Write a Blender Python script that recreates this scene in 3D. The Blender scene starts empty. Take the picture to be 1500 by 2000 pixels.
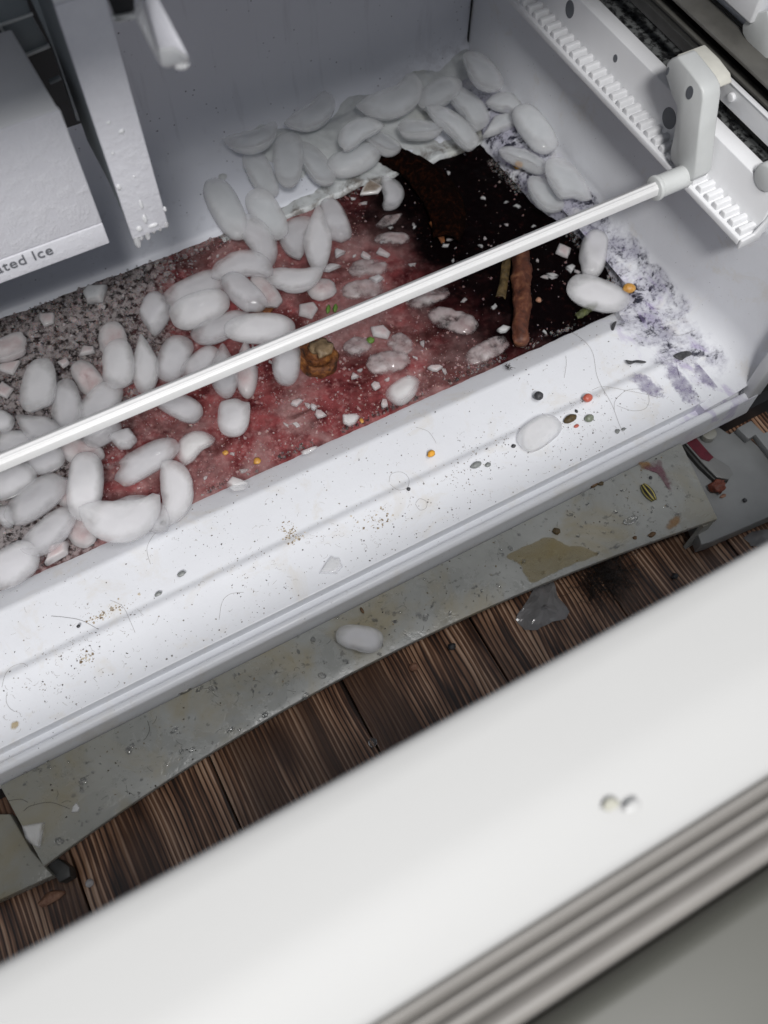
import bpy, bmesh, math, random
from mathutils import Vector, Matrix, noise
random.seed(7)
S = bpy.context.scene
# ------------------------------------------------------------------ camera
F_PX, IMW, IMH, CAM_H = 1700.0, 1500.0, 2000.0, 0.75
RC = (Matrix.Rotation(math.radians(-2.0), 3, 'Z') @ Matrix.Rotation(math.radians(-26.31), 3, 'X')
      @ Matrix.Rotation(math.radians(30.29), 3, 'Z'))          # world -> camera
RW = RC.transposed()
cam_d = bpy.data.cameras.new('camera'); cam = bpy.data.objects.new('camera', cam_d)
S.collection.objects.link(cam); S.camera = cam
cam.matrix_world = Matrix.Translation((0, 0, CAM_H)) @ RW.to_4x4()
cam_d.sensor_fit = 'VERTICAL'; cam_d.sensor_height = 36.0; cam_d.lens = 36.0 * F_PX / IMH
cam_d.clip_start = 0.01; cam_d.clip_end = 50
cam_d.dof.use_dof = True; cam_d.dof.focus_distance = 0.84; cam_d.dof.aperture_fstop = 5.8
# ------------------------------------------------------------------ light
W = bpy.data.worlds.new('World'); S.world = W; W.use_nodes = True
bgn = W.node_tree.nodes['Background']; bgn.inputs[0].default_value = (0.88, 0.93, 1.0, 1); bgn.inputs[1].default_value = 0.37
def area(name, loc, target, size, power, col):
    l = bpy.data.lights.new(name, 'AREA'); l.shape = 'DISK'; l.size = size; l.energy = power; l.color = col
    o = bpy.data.objects.new(name, l); S.collection.objects.link(o)
    o.location = loc; o.rotation_euler = (Vector(target) - Vector(loc)).to_track_quat('-Z', 'Y').to_euler()
area('ceiling_lamp_far', (-0.35, -1.10, 2.30), (0.2, 0.5, 0.0), 0.40, 60, (1.0, 0.985, 0.97))
area('ceiling_lamp_near', (0.30, -0.45, 2.30), (0.3, 0.3, 0.0), 0.45, 19, (1.0, 0.99, 0.98))
S.view_settings.view_transform = 'Standard'; S.view_settings.look = 'None'
S.view_settings.exposure = 0.0; S.view_settings.gamma = 1.0
S.cycles.use_denoising = True; S.cycles.max_bounces = 10
# ------------------------------------------------------------------ helpers
def ray(u, v):
    return RW @ Vector(((u - IMW / 2) / F_PX, -(v - IMH / 2) / F_PX, -1.0))
def P(u, v, z):                       # point of the photograph on the level z
    d = ray(u, v); t = (z - CAM_H) / d.z
    return Vector((d.x * t, d.y * t, z))
def PX(u, v, x):                      # ... on the side plane x
    d = ray(u, v); t = x / d.x
    return Vector((x, d.y * t, CAM_H + d.z * t))
def PY(u, v, y):                      # ... on the upright plane y
    d = ray(u, v); t = y / d.y
    return Vector((d.x * t, y, CAM_H + d.z * t))
COL = S.collection
def empty(name, loc=(0, 0, 0), label=None, cat=None, group=None, kind=None):
    o = bpy.data.objects.new(name, None); COL.objects.link(o); o.location = loc; o.empty_display_size = 0.01
    return tag(o, label, cat, group, kind)
def tag(o, label=None, cat=None, group=None, kind=None):
    if label: o['label'] = label
    if cat: o['category'] = cat
    if group: o['group'] = group
    if kind: o['kind'] = kind
    return o
def mesh_obj(name, verts, faces, mat, parent=None, smooth=False, origin=None):
    me = bpy.data.meshes.new(name)
    vs = [Vector(v) for v in verts]
    if origin is not None:
        o0 = Vector(origin); vs = [v - o0 for v in vs]
    me.from_pydata(vs, [], faces); me.validate(); me.update()
    bm = bmesh.new(); bm.from_mesh(me); bmesh.ops.recalc_face_normals(bm, faces=bm.faces); bm.to_mesh(me); bm.free()
    if smooth:
        for p in me.polygons: p.use_smooth = True
    if mat: me.materials.append(mat)
    o = bpy.data.objects.new(name, me); COL.objects.link(o)
    if origin is not None: o.location = origin
    if parent:
        o.parent = parent
        o.matrix_parent_inverse = Matrix.Translation(-Vector(parent.location))
    return o
def bevel(o, w, seg=2, ang=40):
    bm = bmesh.new(); bm.from_mesh(o.data)
    es = [e for e in bm.edges if len(e.link_faces) == 2 and e.calc_face_angle(0) > math.radians(ang)]
    if es: bmesh.ops.bevel(bm, geom=es, offset=w, segments=seg, profile=0.5, affect='EDGES', clamp_overlap=True)
    bm.to_mesh(o.data); bm.free()
    for p in o.data.polygons: p.use_smooth = True
    sharp(o, 50); return o
def sharp(o, ang=40):
    bm = bmesh.new(); bm.from_mesh(o.data)
    for e in bm.edges:
        if len(e.link_faces) == 2 and e.calc_face_angle(0) > math.radians(ang): e.smooth = False
    bm.to_mesh(o.data); bm.free()
def box(name, lo, hi, mat, parent=None, bev=0.0):
    x0, y0, z0 = lo; x1, y1, z1 = hi
    v = [(x0, y0, z0), (x1, y0, z0), (x1, y1, z0), (x0, y1, z0), (x0, y0, z1), (x1, y0, z1), (x1, y1, z1), (x0, y1, z1)]
    f = [(0, 3, 2, 1), (4, 5, 6, 7), (0, 1, 5, 4), (1, 2, 6, 5), (2, 3, 7, 6), (3, 0, 4, 7)]
    o = mesh_obj(name, v, f, mat, parent)
    if bev: bevel(o, bev)
    return o
def prism(name, poly, vec, mat, parent=None, bev=0.0):
    """closed polygon (list of points) pushed along vec"""
    vec = Vector(vec); n = len(poly); a = [Vector(p) for p in poly]
    v = a + [p + vec for p in a]
    f = [tuple(range(n)), tuple(range(2 * n - 1, n - 1, -1))] + [(i, (i + 1) % n, n + (i + 1) % n, n + i) for i in range(n)]
    o = mesh_obj(name, v, f, mat, parent)
    if bev: bevel(o, bev)
    return o
def fillet(poly, radii, seg=5):
    out = []; n = len(poly)
    for i in range(n):
        r = radii[i] if isinstance(radii, (list, tuple)) else radii
        p = Vector(poly[i])
        if r <= 0 or i in (0, n - 1): out.append(tuple(p)); continue
        a = (Vector(poly[i - 1]) - p); b = (Vector(poly[(i + 1) % n]) - p)
        r2 = min(r, a.length * .48, b.length * .48); a.normalize(); b.normalize()
        p0 = p + a * r2; p1 = p + b * r2
        for k in range(seg + 1):
            t = k / seg
            out.append(tuple(p0 * (1 - t) ** 2 + p * 2 * t * (1 - t) + p1 * t * t))
    return out
def sweep_x(name, prof, x0, x1, mat, parent=None, n=1, ang=35):
    m = len(prof); v = []; f = []
    for i in range(n + 1):
        x = x0 + (x1 - x0) * i / n
        v += [(x, p[0], p[1]) for p in prof]
    for i in range(n):
        for j in range(m - 1):
            f.append((i * m + j, i * m + j + 1, (i + 1) * m + j + 1, (i + 1) * m + j))
    o = mesh_obj(name, v, f, mat, parent, smooth=True); sharp(o, ang); return o
def tube(name, pts, rad, mat, parent=None, seg=6, origin=None, caps=True):
    pts = [Vector(p) for p in pts]; v = []; f = []; n = len(pts)
    up = Vector((0, 0, 1)); 
    for i, p in enumerate(pts):
        d = (pts[min(i + 1, n - 1)] - pts[max(i - 1, 0)]).normalized()
        s = d.cross(up); s = s.normalized() if s.length > 1e-4 else Vector((1, 0, 0)); w = s.cross(d).normalized()
        r = rad(i / (n - 1)) if callable(rad) else rad
        for k in range(seg):
            a = 2 * math.pi * k / seg
            v.append(p + s * (math.cos(a) * r) + w * (math.sin(a) * r))
    for i in range(n - 1):
        for k in range(seg):
            f.append((i * seg + k, i * seg + (k + 1) % seg, (i + 1) * seg + (k + 1) % seg, (i + 1) * seg + k))
    if caps: f += [tuple(range(seg)), tuple(range(n * seg - 1, (n - 1) * seg - 1, -1))]
    return mesh_obj(name, v, f, mat, parent, smooth=True, origin=origin)
# ------------------------------------------------------------------ materials
class NT:
    def __init__(s, name):
        s.m = bpy.data.materials.new(name); s.m.use_nodes = True; s.t = s.m.node_tree; s.n = s.t.nodes; s.l = s.t.links
        s.b = s.n['Principled BSDF']; s.co = s.n.new('ShaderNodeTexCoord'); s.src = s.co.outputs['Object']
    def world(s):
        g = s.n.new('ShaderNodeNewGeometry'); s.src = g.outputs['Position']; return s
    def set(s, **k):
        for a, v in k.items():
            i = s.b.inputs[a.replace('_', ' ')]
            if hasattr(v, 'links'): s.l.new(v, i)
            else: i.default_value = (*v, 1) if isinstance(v, tuple) and len(v) == 3 and i.type == 'RGBA' else v
        return s
    def map(s, scale=(1, 1, 1), loc=(0, 0, 0), rot=(0, 0, 0), src=None):
        m = s.n.new('ShaderNodeMapping'); s.l.new(src or s.src, m.inputs[0])
        m.inputs['Scale'].default_value = scale; m.inputs['Location'].default_value = loc; m.inputs['Rotation'].default_value = rot
        return m.outputs[0]
    def noise(s, scale, detail=4, rough=.55, dist=0, src=None, col=False):
        n = s.n.new('ShaderNodeTexNoise'); s.l.new(src or s.src, n.inputs['Vector'])
        n.inputs['Scale'].default_value = scale; n.inputs['Detail'].default_value = detail
        n.inputs['Roughness'].default_value = rough; n.inputs['Distortion'].default_value = dist
        return n.outputs[1 if col else 0]
    def vor(s, scale, feat='F1', src=None, out=0, rnd=1):
        n = s.n.new('ShaderNodeTexVoronoi'); n.feature = feat; s.l.new(src or s.src, n.inputs['Vector']); n.inputs['Scale'].default_value = scale
        n.inputs['Randomness'].default_value = rnd
        return n.outputs[out]
    def ramp(s, fac, stops, interp='LINEAR'):
        r = s.n.new('ShaderNodeValToRGB'); s.l.new(fac, r.inputs[0]); e = r.color_ramp.elements; r.color_ramp.interpolation = interp
        while len(e) < len(stops): e.new(0.5)
        for el, (p, c) in zip(e, stops):
            el.position = p; el.color = (c, c, c, 1) if not isinstance(c, tuple) else (*c, 1)
        return r.outputs[0]
    def mix(s, fac, a, b, mode='MIX'):
        m = s.n.new('ShaderNodeMix'); m.data_type = 'RGBA'; m.blend_type = mode
        for i, v in ((0, fac), (6, a), (7, b)):
            if hasattr(v, 'links'): s.l.new(v, m.inputs[i])
            else: m.inputs[i].default_value = v if not isinstance(v, tuple) else (*v, 1)
        return m.outputs[2]
    def math(s, op, a, b=0.0, c=None):
        m = s.n.new('ShaderNodeMath'); m.operation = op
        for i, v in ((0, a), (1, b), (2, c)):
            if v is None: continue
            if hasattr(v, 'links'): s.l.new(v, m.inputs[i])
            else: m.inputs[i].default_value = v
        return m.outputs[0]
    def xyz(s, src=None):
        m = s.n.new('ShaderNodeSeparateXYZ'); s.l.new(src or s.src, m.inputs[0]); return m.outputs
    def step(s, v, a, b):                # smooth 0..1 between a and b
        m = s.n.new('ShaderNodeMapRange'); m.interpolation_type = 'SMOOTHSTEP'; s.l.new(v, m.inputs[0])
        m.inputs[1].default_value = a; m.inputs[2].default_value = b; return m.outputs[0]
    def bump(s, h, strength=.3, dist=.001):
        b = s.n.new('ShaderNodeBump'); s.l.new(h, b.inputs['Height']); b.inputs['Strength'].default_value = strength
        b.inputs['Distance'].default_value = dist; s.l.new(b.outputs[0], s.b.inputs['Normal']); return s
def plain(name, col, rough=.5, var=.12, sc=40, metal=0.0, bmp=0.0):
    t = NT(name); n = t.noise(sc, 5)
    d = tuple(c * (1 - var) for c in col); h = tuple(min(1, c * (1 + var)) for c in col)
    t.set(Base_Color=t.mix(n, d, h), Roughness=rough, Metallic=metal)
    if bmp: t.bump(n, bmp, .001)
    return t.m
# white freezer liner with fine dirt; the mould at the right end has a shape of its own
def liner_mat():
    t = NT('white_liner').world(); x, y, z = t.xyz()
    base = t.mix(t.noise(9, 4), (.68, .69, .725), (.76, .775, .81))
    fine = t.ramp(t.noise(420, 3, .6), [(.66, 0.), (.72, 1.)])
    area_ = t.ramp(t.noise(28, 5, .6), [(.42, 0.), (.62, 1.)])
    c = t.mix(t.math('MULTIPLY', t.math('MULTIPLY', fine, area_), .55), base, (.22, .215, .22))
    spk = t.ramp(t.vor(150, src=t.map((1, 1, 1), (3, 1, 2))), [(.055, 1.), (.085, 0.)])
    spk = t.math('MULTIPLY', spk, t.ramp(t.noise(60, 2), [(.5, 0.), (.6, 1.)]))
    c = t.mix(t.math('MULTIPLY', spk, .8), c, (.07, .065, .075))
    yel = t.math('MULTIPLY', t.ramp(t.noise(20, 6, .7, .5, t.map((1, 1, 1), (7, 2, 0))), [(.54, 0.), (.70, 1.)]), .30)
    c = t.mix(yel, c, (.55, .47, .33))
    # mould: low on the right hand side
    lowm = t.math('MULTIPLY', t.step(x, .505, .572), t.math('MULTIPLY', t.step(z, .022, -.008), t.step(y, .268, .33)))
    soft = t.ramp(t.math('ADD', t.noise(34, 6, .62), t.math('MULTIPLY', lowm, .26)), [(.56, 0.), (.82, 1.)])
    msk = t.math('MULTIPLY', soft, t.step(lowm, .02, .35))
    c = t.mix(t.math('MULTIPLY', msk, .7), c, (.25, .24, .325))
    fn = t.math('MULTIPLY', t.ramp(t.noise(240, 5, .62), [(.49, 0.), (.64, 1.)]), t.step(msk, .1, .8))
    c = t.mix(t.math('MULTIPLY', fn, .7), c, (.08, .075, .12))
    dk = t.math('MULTIPLY', t.ramp(t.noise(75, 7, .68, .3, t.map(loc=(2, 4, 1))), [(.525, 0.), (.60, 1.)]), t.step(msk, .15, .7))
    c = t.mix(dk, c, (.018, .018, .032))
    pur = t.math('MULTIPLY', t.ramp(t.noise(26, 5, .6, .8, t.map((1.6, .7, 1), (2, 9, 0), (0, 0, .5))), [(.56, 0.), (.66, 1.)]), t.math('MULTIPLY', t.step(x, .47, .55), t.step(z, .02, 0.)))
    c = t.mix(t.math('MULTIPLY', pur, .45), c, (.33, .25, .48))
    t.set(Base_Color=c, Roughness=t.ramp(t.noise(35, 4), [(.3, .28), (.7, .5)]))
    t.bump(t.math('ADD', t.math('MULTIPLY', t.noise(90, 4), .5), t.math('MULTIPLY', msk, 1.2)), .35, .0012)
    return t.m
M_LINER = liner_mat()
def wallmat():
    t = NT('white_wall').world(); x, y, z = t.xyz()
    base = t.mix(t.noise(6, 4), (.58, .60, .66), (.68, .70, .755))
    spk = t.ramp(t.vor(95), [(.07, 1.), (.12, 0.)])
    spk = t.math('MULTIPLY', spk, t.ramp(t.noise(16, 3), [(.42, 0.), (.58, 1.)]))
    c = t.mix(t.math('MULTIPLY', spk, .8), base, (.06, .06, .09))
    streak = t.math('MULTIPLY', t.ramp(t.noise(80, 3, .5, 0, t.map((1, 1, .12))), [(.6, 0.), (.75, 1.)]), .22)
    c = t.mix(streak, c, (.3, .3, .34))
    low = t.math('MULTIPLY', t.math('MULTIPLY', t.step(z, .05, -.01), t.step(x, .42, .58)), .8)
    grime = t.math('MULTIPLY', t.ramp(t.noise(60, 7, .7), [(.44, 0.), (.62, 1.)]), low)
    c = t.mix(t.math('MULTIPLY', grime, .7), c, (.14, .135, .17))
    t.set(Base_Color=c, Roughness=.42); t.bump(t.noise(50, 4), .12, .001); return t.m
M_WALL = wallmat()
M_WHITE = plain('white_plastic', (.72, .725, .74), .38, .05, 30)
M_HOUSING = plain('grey_white_plastic', (.56, .575, .57), .42, .1, 45, 0, .1)
M_RODM = plain('rod_aluminium', (.70, .70, .70), .35, .06, 60)
M_DARK = plain('dark_recess', (.012, .012, .014), .6)
M_MOULD = None
def mouldmat():
    t = NT('mouldy_ledge'); n = t.ramp(t.noise(130, 6, .7), [(.46, 0.), (.55, 1.)])
    t.set(Base_Color=t.mix(n, (.12, .125, .125), (.008, .008, .009)), Roughness=.6); return t.m
M_MOULD = mouldmat()
M_STEEL = plain('dull_steel', (.17, .165, .15), .42, .35, 50, .5, .1)
M_STEELD = plain('dark_steel', (.05, .05, .048), .5, .4, 60, .4)
def frost_plastic():
    t = NT('frosted_white_plastic'); n = t.noise(110, 6, .65); n2 = t.noise(520, 3)
    t.set(Base_Color=t.mix(n, (.66, .66, .71), (.78, .78, .82)), Roughness=.55)
    t.bump(t.math('ADD', t.ramp(n, [(.45, 0.), (.75, 1.)]), t.math('MULTIPLY', n2, .25)), .35, .0015); return t.m
M_FROST = frost_plastic()
def icemat(name, a, b, stain=None, sss=.55, trans=.12, rough=.34, rimtr=.5):
    t = NT(name); n = t.noise(30, 3, .5, .3); r = t.ramp(n, [(.25, 0.), (.75, 1.)])
    at = t.n.new('ShaderNodeAttribute'); at.attribute_name = 'rim'; rim = at.outputs['Fac']
    oi = t.n.new('ShaderNodeObjectInfo')
    edge = t.step(t.math('ADD', rim, t.math('MULTIPLY', t.math('SUBTRACT', t.noise(38, 3, .5, .3), .5), .7)), .5, 1.0)
    c = t.mix(r, a, b)
    if stain:
        c = t.mix(t.ramp(t.noise(55, 5, .6, .3, t.map(loc=(3, 3, 1))), [(.38, 0.), (.68, 1.)]), c, stain)
    c = t.mix(t.math('MULTIPLY', oi.outputs['Random'], .35), c, tuple(v * .86 for v in a))
    if name.startswith('sunken'):
        zz = t.xyz()[2]
        k = t.step(t.math('ADD', zz, t.math('MULTIPLY', t.math('SUBTRACT', t.noise(110, 5, .65), .5), .008)), .0004, .0050)
        tr = 0.0
    else:
        c = t.mix(t.math('MULTIPLY', edge, .6), c, (.90, .90, .91))
        tr = 0.0
    t.set(Base_Color=c, Roughness=rough * .75, IOR=1.31, Subsurface_Weight=sss, Subsurface_Radius=(1., .99, .985), Subsurface_Scale=.016, Transmission_Weight=tr, Specular_IOR_Level=.35, Coat_Weight=.9, Coat_Roughness=.05, Coat_IOR=1.33)
    t.bump(t.noise(50, 2), .04, .0015)
    if not name.startswith('brown'):                  # clear skin over a milky inside: light passes through the piece
        tp = t.n.new('ShaderNodeBsdfTransparent'); tp.inputs[0].default_value = (.97, .97, .975, 1)
        mx = t.n.new('ShaderNodeMixShader'); out = t.n['Material Output']
        if name.startswith('sunken'): fac = t.math('SUBTRACT', .97, t.math('MULTIPLY', k, .72))
        else: fac = t.math('ADD', t.math('MULTIPLY', edge, .28 + rimtr * .3), .20 + trans * .6)
        t.l.new(fac, mx.inputs[0])
        t.l.new(t.b.outputs[0], mx.inputs[1]); t.l.new(tp.outputs[0], mx.inputs[2]); t.l.new(mx.outputs[0], out.inputs['Surface'])
    return t.m
M_ICE = icemat('cloudy_ice', (.70, .695, .72), (.84, .835, .86), None, .95, .30, .30, .55)
M_ICEW = icemat('white_ice', (.76, .755, .775), (.88, .875, .895), None, .95, .16, .28, .5)
M_ICEF = icemat('frosty_ice', (.64, .66, .675), (.80, .82, .84), None, .95, .12, .40, .3)
M_ICEP = icemat('pink_stained_ice', (.60, .55, .555), (.76, .72, .725), (.55, .42, .42), .9, .12, .34, .4)
M_ICES = icemat('sunken_ice', (.47, .42, .42), (.62, .58, .58), (.34, .24, .24), .7, .05, .42, 0)
M_ICEB = icemat('brown_stained_ice', (.30, .25, .2), (.48, .43, .38), (.12, .08, .06))
M_ICEC = icemat('clear_ice', (.88, .88, .88), (.97, .97, .97), None, .6, .5, .14, .4)
M_GRAN = None
def granmat():
    t = NT('ice_crumbs'); a = t.n.new('ShaderNodeAttribute'); a.attribute_name = 'tint'
    t.set(Base_Color=a.outputs[0], Roughness=.25, Subsurface_Weight=.3, Subsurface_Scale=.002)
    tp = t.n.new('ShaderNodeBsdfTransparent'); mx = t.n.new('ShaderNodeMixShader'); mx.inputs[0].default_value = .55
    t.l.new(t.b.outputs[0], mx.inputs[1]); t.l.new(tp.outputs[0], mx.inputs[2]); t.l.new(mx.outputs[0], t.n['Material Output'].inputs['Surface']); return t.m
M_GRAN = granmat()
def spillmat():
    t = NT('frozen_red_juice').world(); x, y, z = t.xyz()
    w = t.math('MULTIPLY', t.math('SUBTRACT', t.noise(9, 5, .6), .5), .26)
    n1 = t.noise(38, 6, .65); n2 = t.noise(150, 5, .65)
    red = t.mix(t.ramp(n1, [(.36, 0.), (.64, 1.)]), (.050, .006, .008), (.24, .058, .060))
    red = t.mix(t.math('MULTIPLY', t.ramp(n2, [(.5, 0.), (.68, 1.)]), .5), red, (.34, .17, .165))
    red = t.mix(t.math('MULTIPLY', t.ramp(t.noise(13, 4, .6, .5, t.map(loc=(2, 5, 0))), [(.44, 0.), (.62, 1.)]), .75), red, t.mix(n2, (.17, .075, .072), (.40, .27, .265)))
    red = t.mix(t.math('MULTIPLY', t.ramp(t.noise(17, 5, .6, .8, t.map(loc=(7, 1, 0))), [(.5, 0.), (.62, 1.)]), .7), red, (.045, .008, .007))
    # dark syrup on the right and at the back, grey-brown slush on the left and back
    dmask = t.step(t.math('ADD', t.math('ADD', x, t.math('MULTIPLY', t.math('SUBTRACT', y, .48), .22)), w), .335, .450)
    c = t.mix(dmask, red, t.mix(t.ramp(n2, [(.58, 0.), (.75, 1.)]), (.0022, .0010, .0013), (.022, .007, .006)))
    smask = t.step(t.math('ADD', t.math('SUBTRACT', t.math('MULTIPLY', t.math('SUBTRACT', y, .44), .9), x), w), .05, .16)
    slush = t.mix(t.ramp(n2, [(.42, 0.), (.56, 1.)]), (.018, .013, .013), (.24, .215, .215))
    c = t.mix(smask, c, slush)
    t.set(Base_Color=c, Roughness=t.ramp(n1, [(.3, .3), (.7, .5)]), Specular_IOR_Level=t.math('SUBTRACT', .2, t.math('MULTIPLY', dmask, .16)))
    t.bump(t.math('ADD', n1, t.math('MULTIPLY', n2, .5)), .35, .002); return t.m
M_SPILL = spillmat()
def kickmat():
    t = NT('grimy_grey_plastic').world(); x, y, z = t.xyz()
    n = t.noise(22, 6, .65, .4); f = t.noise(160, 4)
    c = t.mix(t.ramp(n, [(.3, 0.), (.7, 1.)]), (.245, .25, .235), (.32, .325, .31))
    c = t.mix(t.math('MULTIPLY', t.ramp(t.noise(13, 5, .6, .6, t.map(loc=(4, 2, 0))), [(.48, 0.), (.68, 1.)]), .7), c, (.27, .225, .125))
    c = t.mix(t.math('MULTIPLY', t.ramp(t.noise(30, 7, .75, .6, t.map(loc=(1, 8, 0))), [(.64, 0.), (.73, 1.)]), .5), c, (.36, .36, .33))
    c = t.mix(t.math('MULTIPLY', t.step(x, -.08, -.2), t.math('MULTIPLY', n, .8)), c, (.15, .135, .085))
    c = t.mix(t.math('MULTIPLY', t.ramp(f, [(.64, 0.), (.7, 1.)]), .5), c, (.06, .055, .05))
    t.set(Base_Color=c, Roughness=t.ramp(n, [(.35, .16), (.65, .48)]))
    t.bump(t.math('ADD', t.ramp(n, [(.44, 0.), (.5, 1.)]), t.math('MULTIPLY', f, .3)), .18, .0008); return t.m
M_KICK = kickmat()
def woodmat():
    t = NT('dark_brushed_wood')
    oi = t.n.new('ShaderNodeObjectInfo')
    off = t.n.new('ShaderNodeVectorMath'); off.operation = 'ADD'
    comb = t.n.new('ShaderNodeCombineXYZ'); t.l.new(t.math('MULTIPLY', oi.outputs['Random'], 7.), comb.inputs[0]); t.l.new(t.math('MULTIPLY', oi.outputs['Random'], 23.), comb.inputs[1])
    t.l.new(t.co.outputs['Object'], off.inputs[0]); t.l.new(comb.outputs[0], off.inputs[1]); t.src = off.outputs[0]
    warp = t.noise(6, 3, .5, 0, t.map((1.6, .45, 1)))
    xx = t.xyz()[0]
    ph = t.math('ADD', xx, t.math('MULTIPLY', warp, .032))
    dens = t.noise(9, 2, .5, 0, t.map((2.2, .25, 1), (5, 1, 0)))
    s1 = t.math('SINE', t.math('MULTIPLY', ph, 1250.)); s2 = t.math('SINE', t.math('MULTIPLY', ph, 2700.))
    rid = t.math('ADD', t.math('MULTIPLY', s1, .34), t.math('ADD', t.math('MULTIPLY', s2, .16), .5))
    fine = t.noise(330, 4, .65, 0, t.map((1, .03, 1)))
    brk = t.ramp(t.noise(45, 4, .6, 0, t.map((1, .12, 1), (2, 2, 0))), [(.35, .25), (.62, 1.)])
    g = t.math('MULTIPLY', t.math('ADD', t.math('MULTIPLY', rid, .8), t.math('MULTIPLY', fine, .45)), brk)
    c = t.ramp(g, [(.18, (.020, .010, .007)), (.40, (.14, .066, .038)), (.60, (.36, .20, .12)), (.86, (.60, .41, .29))])
    c = t.mix(t.ramp(dens, [(.36, .8), (.5, 0.)]), c, t.mix(fine, (.03, .014, .009), (.12, .06, .036)))
    kv = t.vor(7, src=t.map((1.6, .55, 1), (3, 5, 0)))
    kn = t.ramp(kv, [(.07, 1.), (.16, 0.)])
    c = t.mix(t.math('MULTIPLY', kn, .85), c, (.045, .02, .012))
    t.set(Base_Color=c, Roughness=.38); t.bump(g, .5, .0016); return t.m
M_WOOD = woodmat()
M_DOOR = plain('door_liner_white', (.39, .39, .386), .6, .02, 8)
M_GASK = plain('grey_gasket_rubber', (.20, .19, .178), .5, .1, 30)
M_CAP = plain('door_cap_beige_grey', (.065, .065, .055), .45, .06, 12)
def mottled(name, cols, sc, rough=.6, b=.5, d=.002, dist=.3):
    t = NT(name); t.set(Specular_IOR_Level=.5 if rough < .9 else .03); n = t.noise(sc, 6, .65, dist); k = len(cols)
    t.set(Base_Color=t.ramp(n, [(.3 + .4 * i / (k - 1), c) for i, c in enumerate(cols)]), Roughness=rough); t.bump(n, b, d); return t.m
M_PEEL = mottled('dark_brown_peel', [(.002, .001, .0008), (.005, .002, .0014), (.024, .007, .003)], 150, 1., .9, .003)
M_BARK = mottled('reddish_bark', [(.025, .008, .005), (.09, .026, .012), (.20, .085, .04)], 75, .6, .8, .002)
M_OLIVE = mottled('olive_brown_scrap', [(.03, .02, .008), (.13, .085, .03)], 150)
M_RIND = mottled('orange_brown_rind', [(.014, .006, .003), (.12, .036, .008), (.28, .11, .022)], 100, .7, 1., .003)
M_FLESH = mottled('tan_pith', [(.08, .05, .025), (.26, .18, .10)], 90)
M_GREEN = mottled('green_bit', [(.05, .11, .015), (.16, .28, .05)], 150)
M_YEL = mottled('yellow_orange_kernel', [(.35, .14, .02), (.62, .36, .09)], 160, .4, .3)
M_ORG = mottled('bright_orange_crumb', [(.65, .28, .02), (.8, .42, .05)], 200)
M_REDB = mottled('red_berry', [(.36, .06, .04), (.55, .17, .12)], 160, .35, .3)
M_PEPPER = mottled('black_bead', [(.015, .015, .018), (.07, .07, .075)], 220, .5)
M_GREYSEED = mottled('grey_seed', [(.13, .14, .14), (.30, .31, .30)], 200, .35, .3)
M_GREENSEED = mottled('grey_green_kernel', [(.12, .14, .10), (.28, .30, .24)], 200, .35, .3)
M_BROWN = mottled('brown_crumb', [(.05, .025, .012), (.18, .10, .04)], 200)
M_RUST = mottled('rust_red_crumb', [(.05, .012, .008), (.25, .07, .04)], 150)
M_PINKB = mottled('pink_brown_crumb', [(.18, .08, .05), (.40, .22, .14)], 200)
M_HAIR = plain('hair_grey', (.30, .29, .28), .5); M_HAIRD = plain('hair_dark', (.025, .02, .018), .5)
M_FLECK = None
def fleckmat():
    t = NT('dirt_flecks'); a = t.n.new('ShaderNodeAttribute'); a.attribute_name = 'tint'; t.set(Base_Color=a.outputs[0], Roughness=.7); return t.m
M_FLECK = fleckmat()
def liquid(name, col, rough=.08, tr=.75):
    t = NT(name); t.set(Base_Color=col, Roughness=rough, Transmission_Weight=tr, IOR=1.33); return t.m
def film(name, col, dens, ragged=1.0, rough=.3, sc=70):
    t = NT(name); t.set(Base_Color=col, Roughness=rough)
    at = t.n.new('ShaderNodeAttribute'); at.attribute_name = 'rim'; rim = at.outputs['Fac']
    n = t.noise(sc, 6, .65, .4)
    k = t.math('MULTIPLY', t.step(t.math('ADD', rim, t.math('MULTIPLY', t.math('SUBTRACT', n, .5), 1.6 * ragged)), 1.0, .45 if ragged > .4 else .93), dens)
    k = t.math('MULTIPLY', k, t.ramp(t.noise(sc * .6, 4, .6, 0, t.map(loc=(4, 4, 0))), [(.3, 1. - .6 * ragged), (.6, 1.)]))
    tp = t.n.new('ShaderNodeBsdfTransparent'); mx = t.n.new('ShaderNodeMixShader')
    t.l.new(k, mx.inputs[0]); t.l.new(tp.outputs[0], mx.inputs[1]); t.l.new(t.b.outputs[0], mx.inputs[2]); t.l.new(mx.outputs[0], t.n['Material Output'].inputs['Surface']); return t.m
M_WATER = liquid('water_drops', (.95, .95, .95), .05, .95)
M_JUICE = film('yellow_juice', (.27, .20, .055), .42, .25, .10)
M_AMBER = film('amber_film', (.30, .15, .04), .7, .8, .2, 160)
M_PURP = film('purple_juice', (.17, .06, .085), .75, .9, .2, 120)
M_GLASSY = liquid('clear_shard', (.9, .9, .9), .22, .7)
# ------------------------------------------------------------------ the floor
Z_FLOOR = -0.080
fl = empty('floor', (0, 0, Z_FLOOR), kind='structure')
plank_me = None
for i in range(9):
    w = .142; x = -.555 + i * w
    if plank_me is None:
        pk = box('plank', (-w / 2 + .0007, -.9, -.012), (w / 2 - .0007, .9, 0), M_WOOD, None, .0010); plank_me = pk.data
    else:
        pk = bpy.data.objects.new('plank', plank_me); COL.objects.link(pk)
    pk.location = (x, 0, 0); pk.parent = fl
sub = box('subfloor', (-2, -2, Z_FLOOR - .03), (2.4, 1.6, Z_FLOOR - .0125), M_STEELD, fl)
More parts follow.
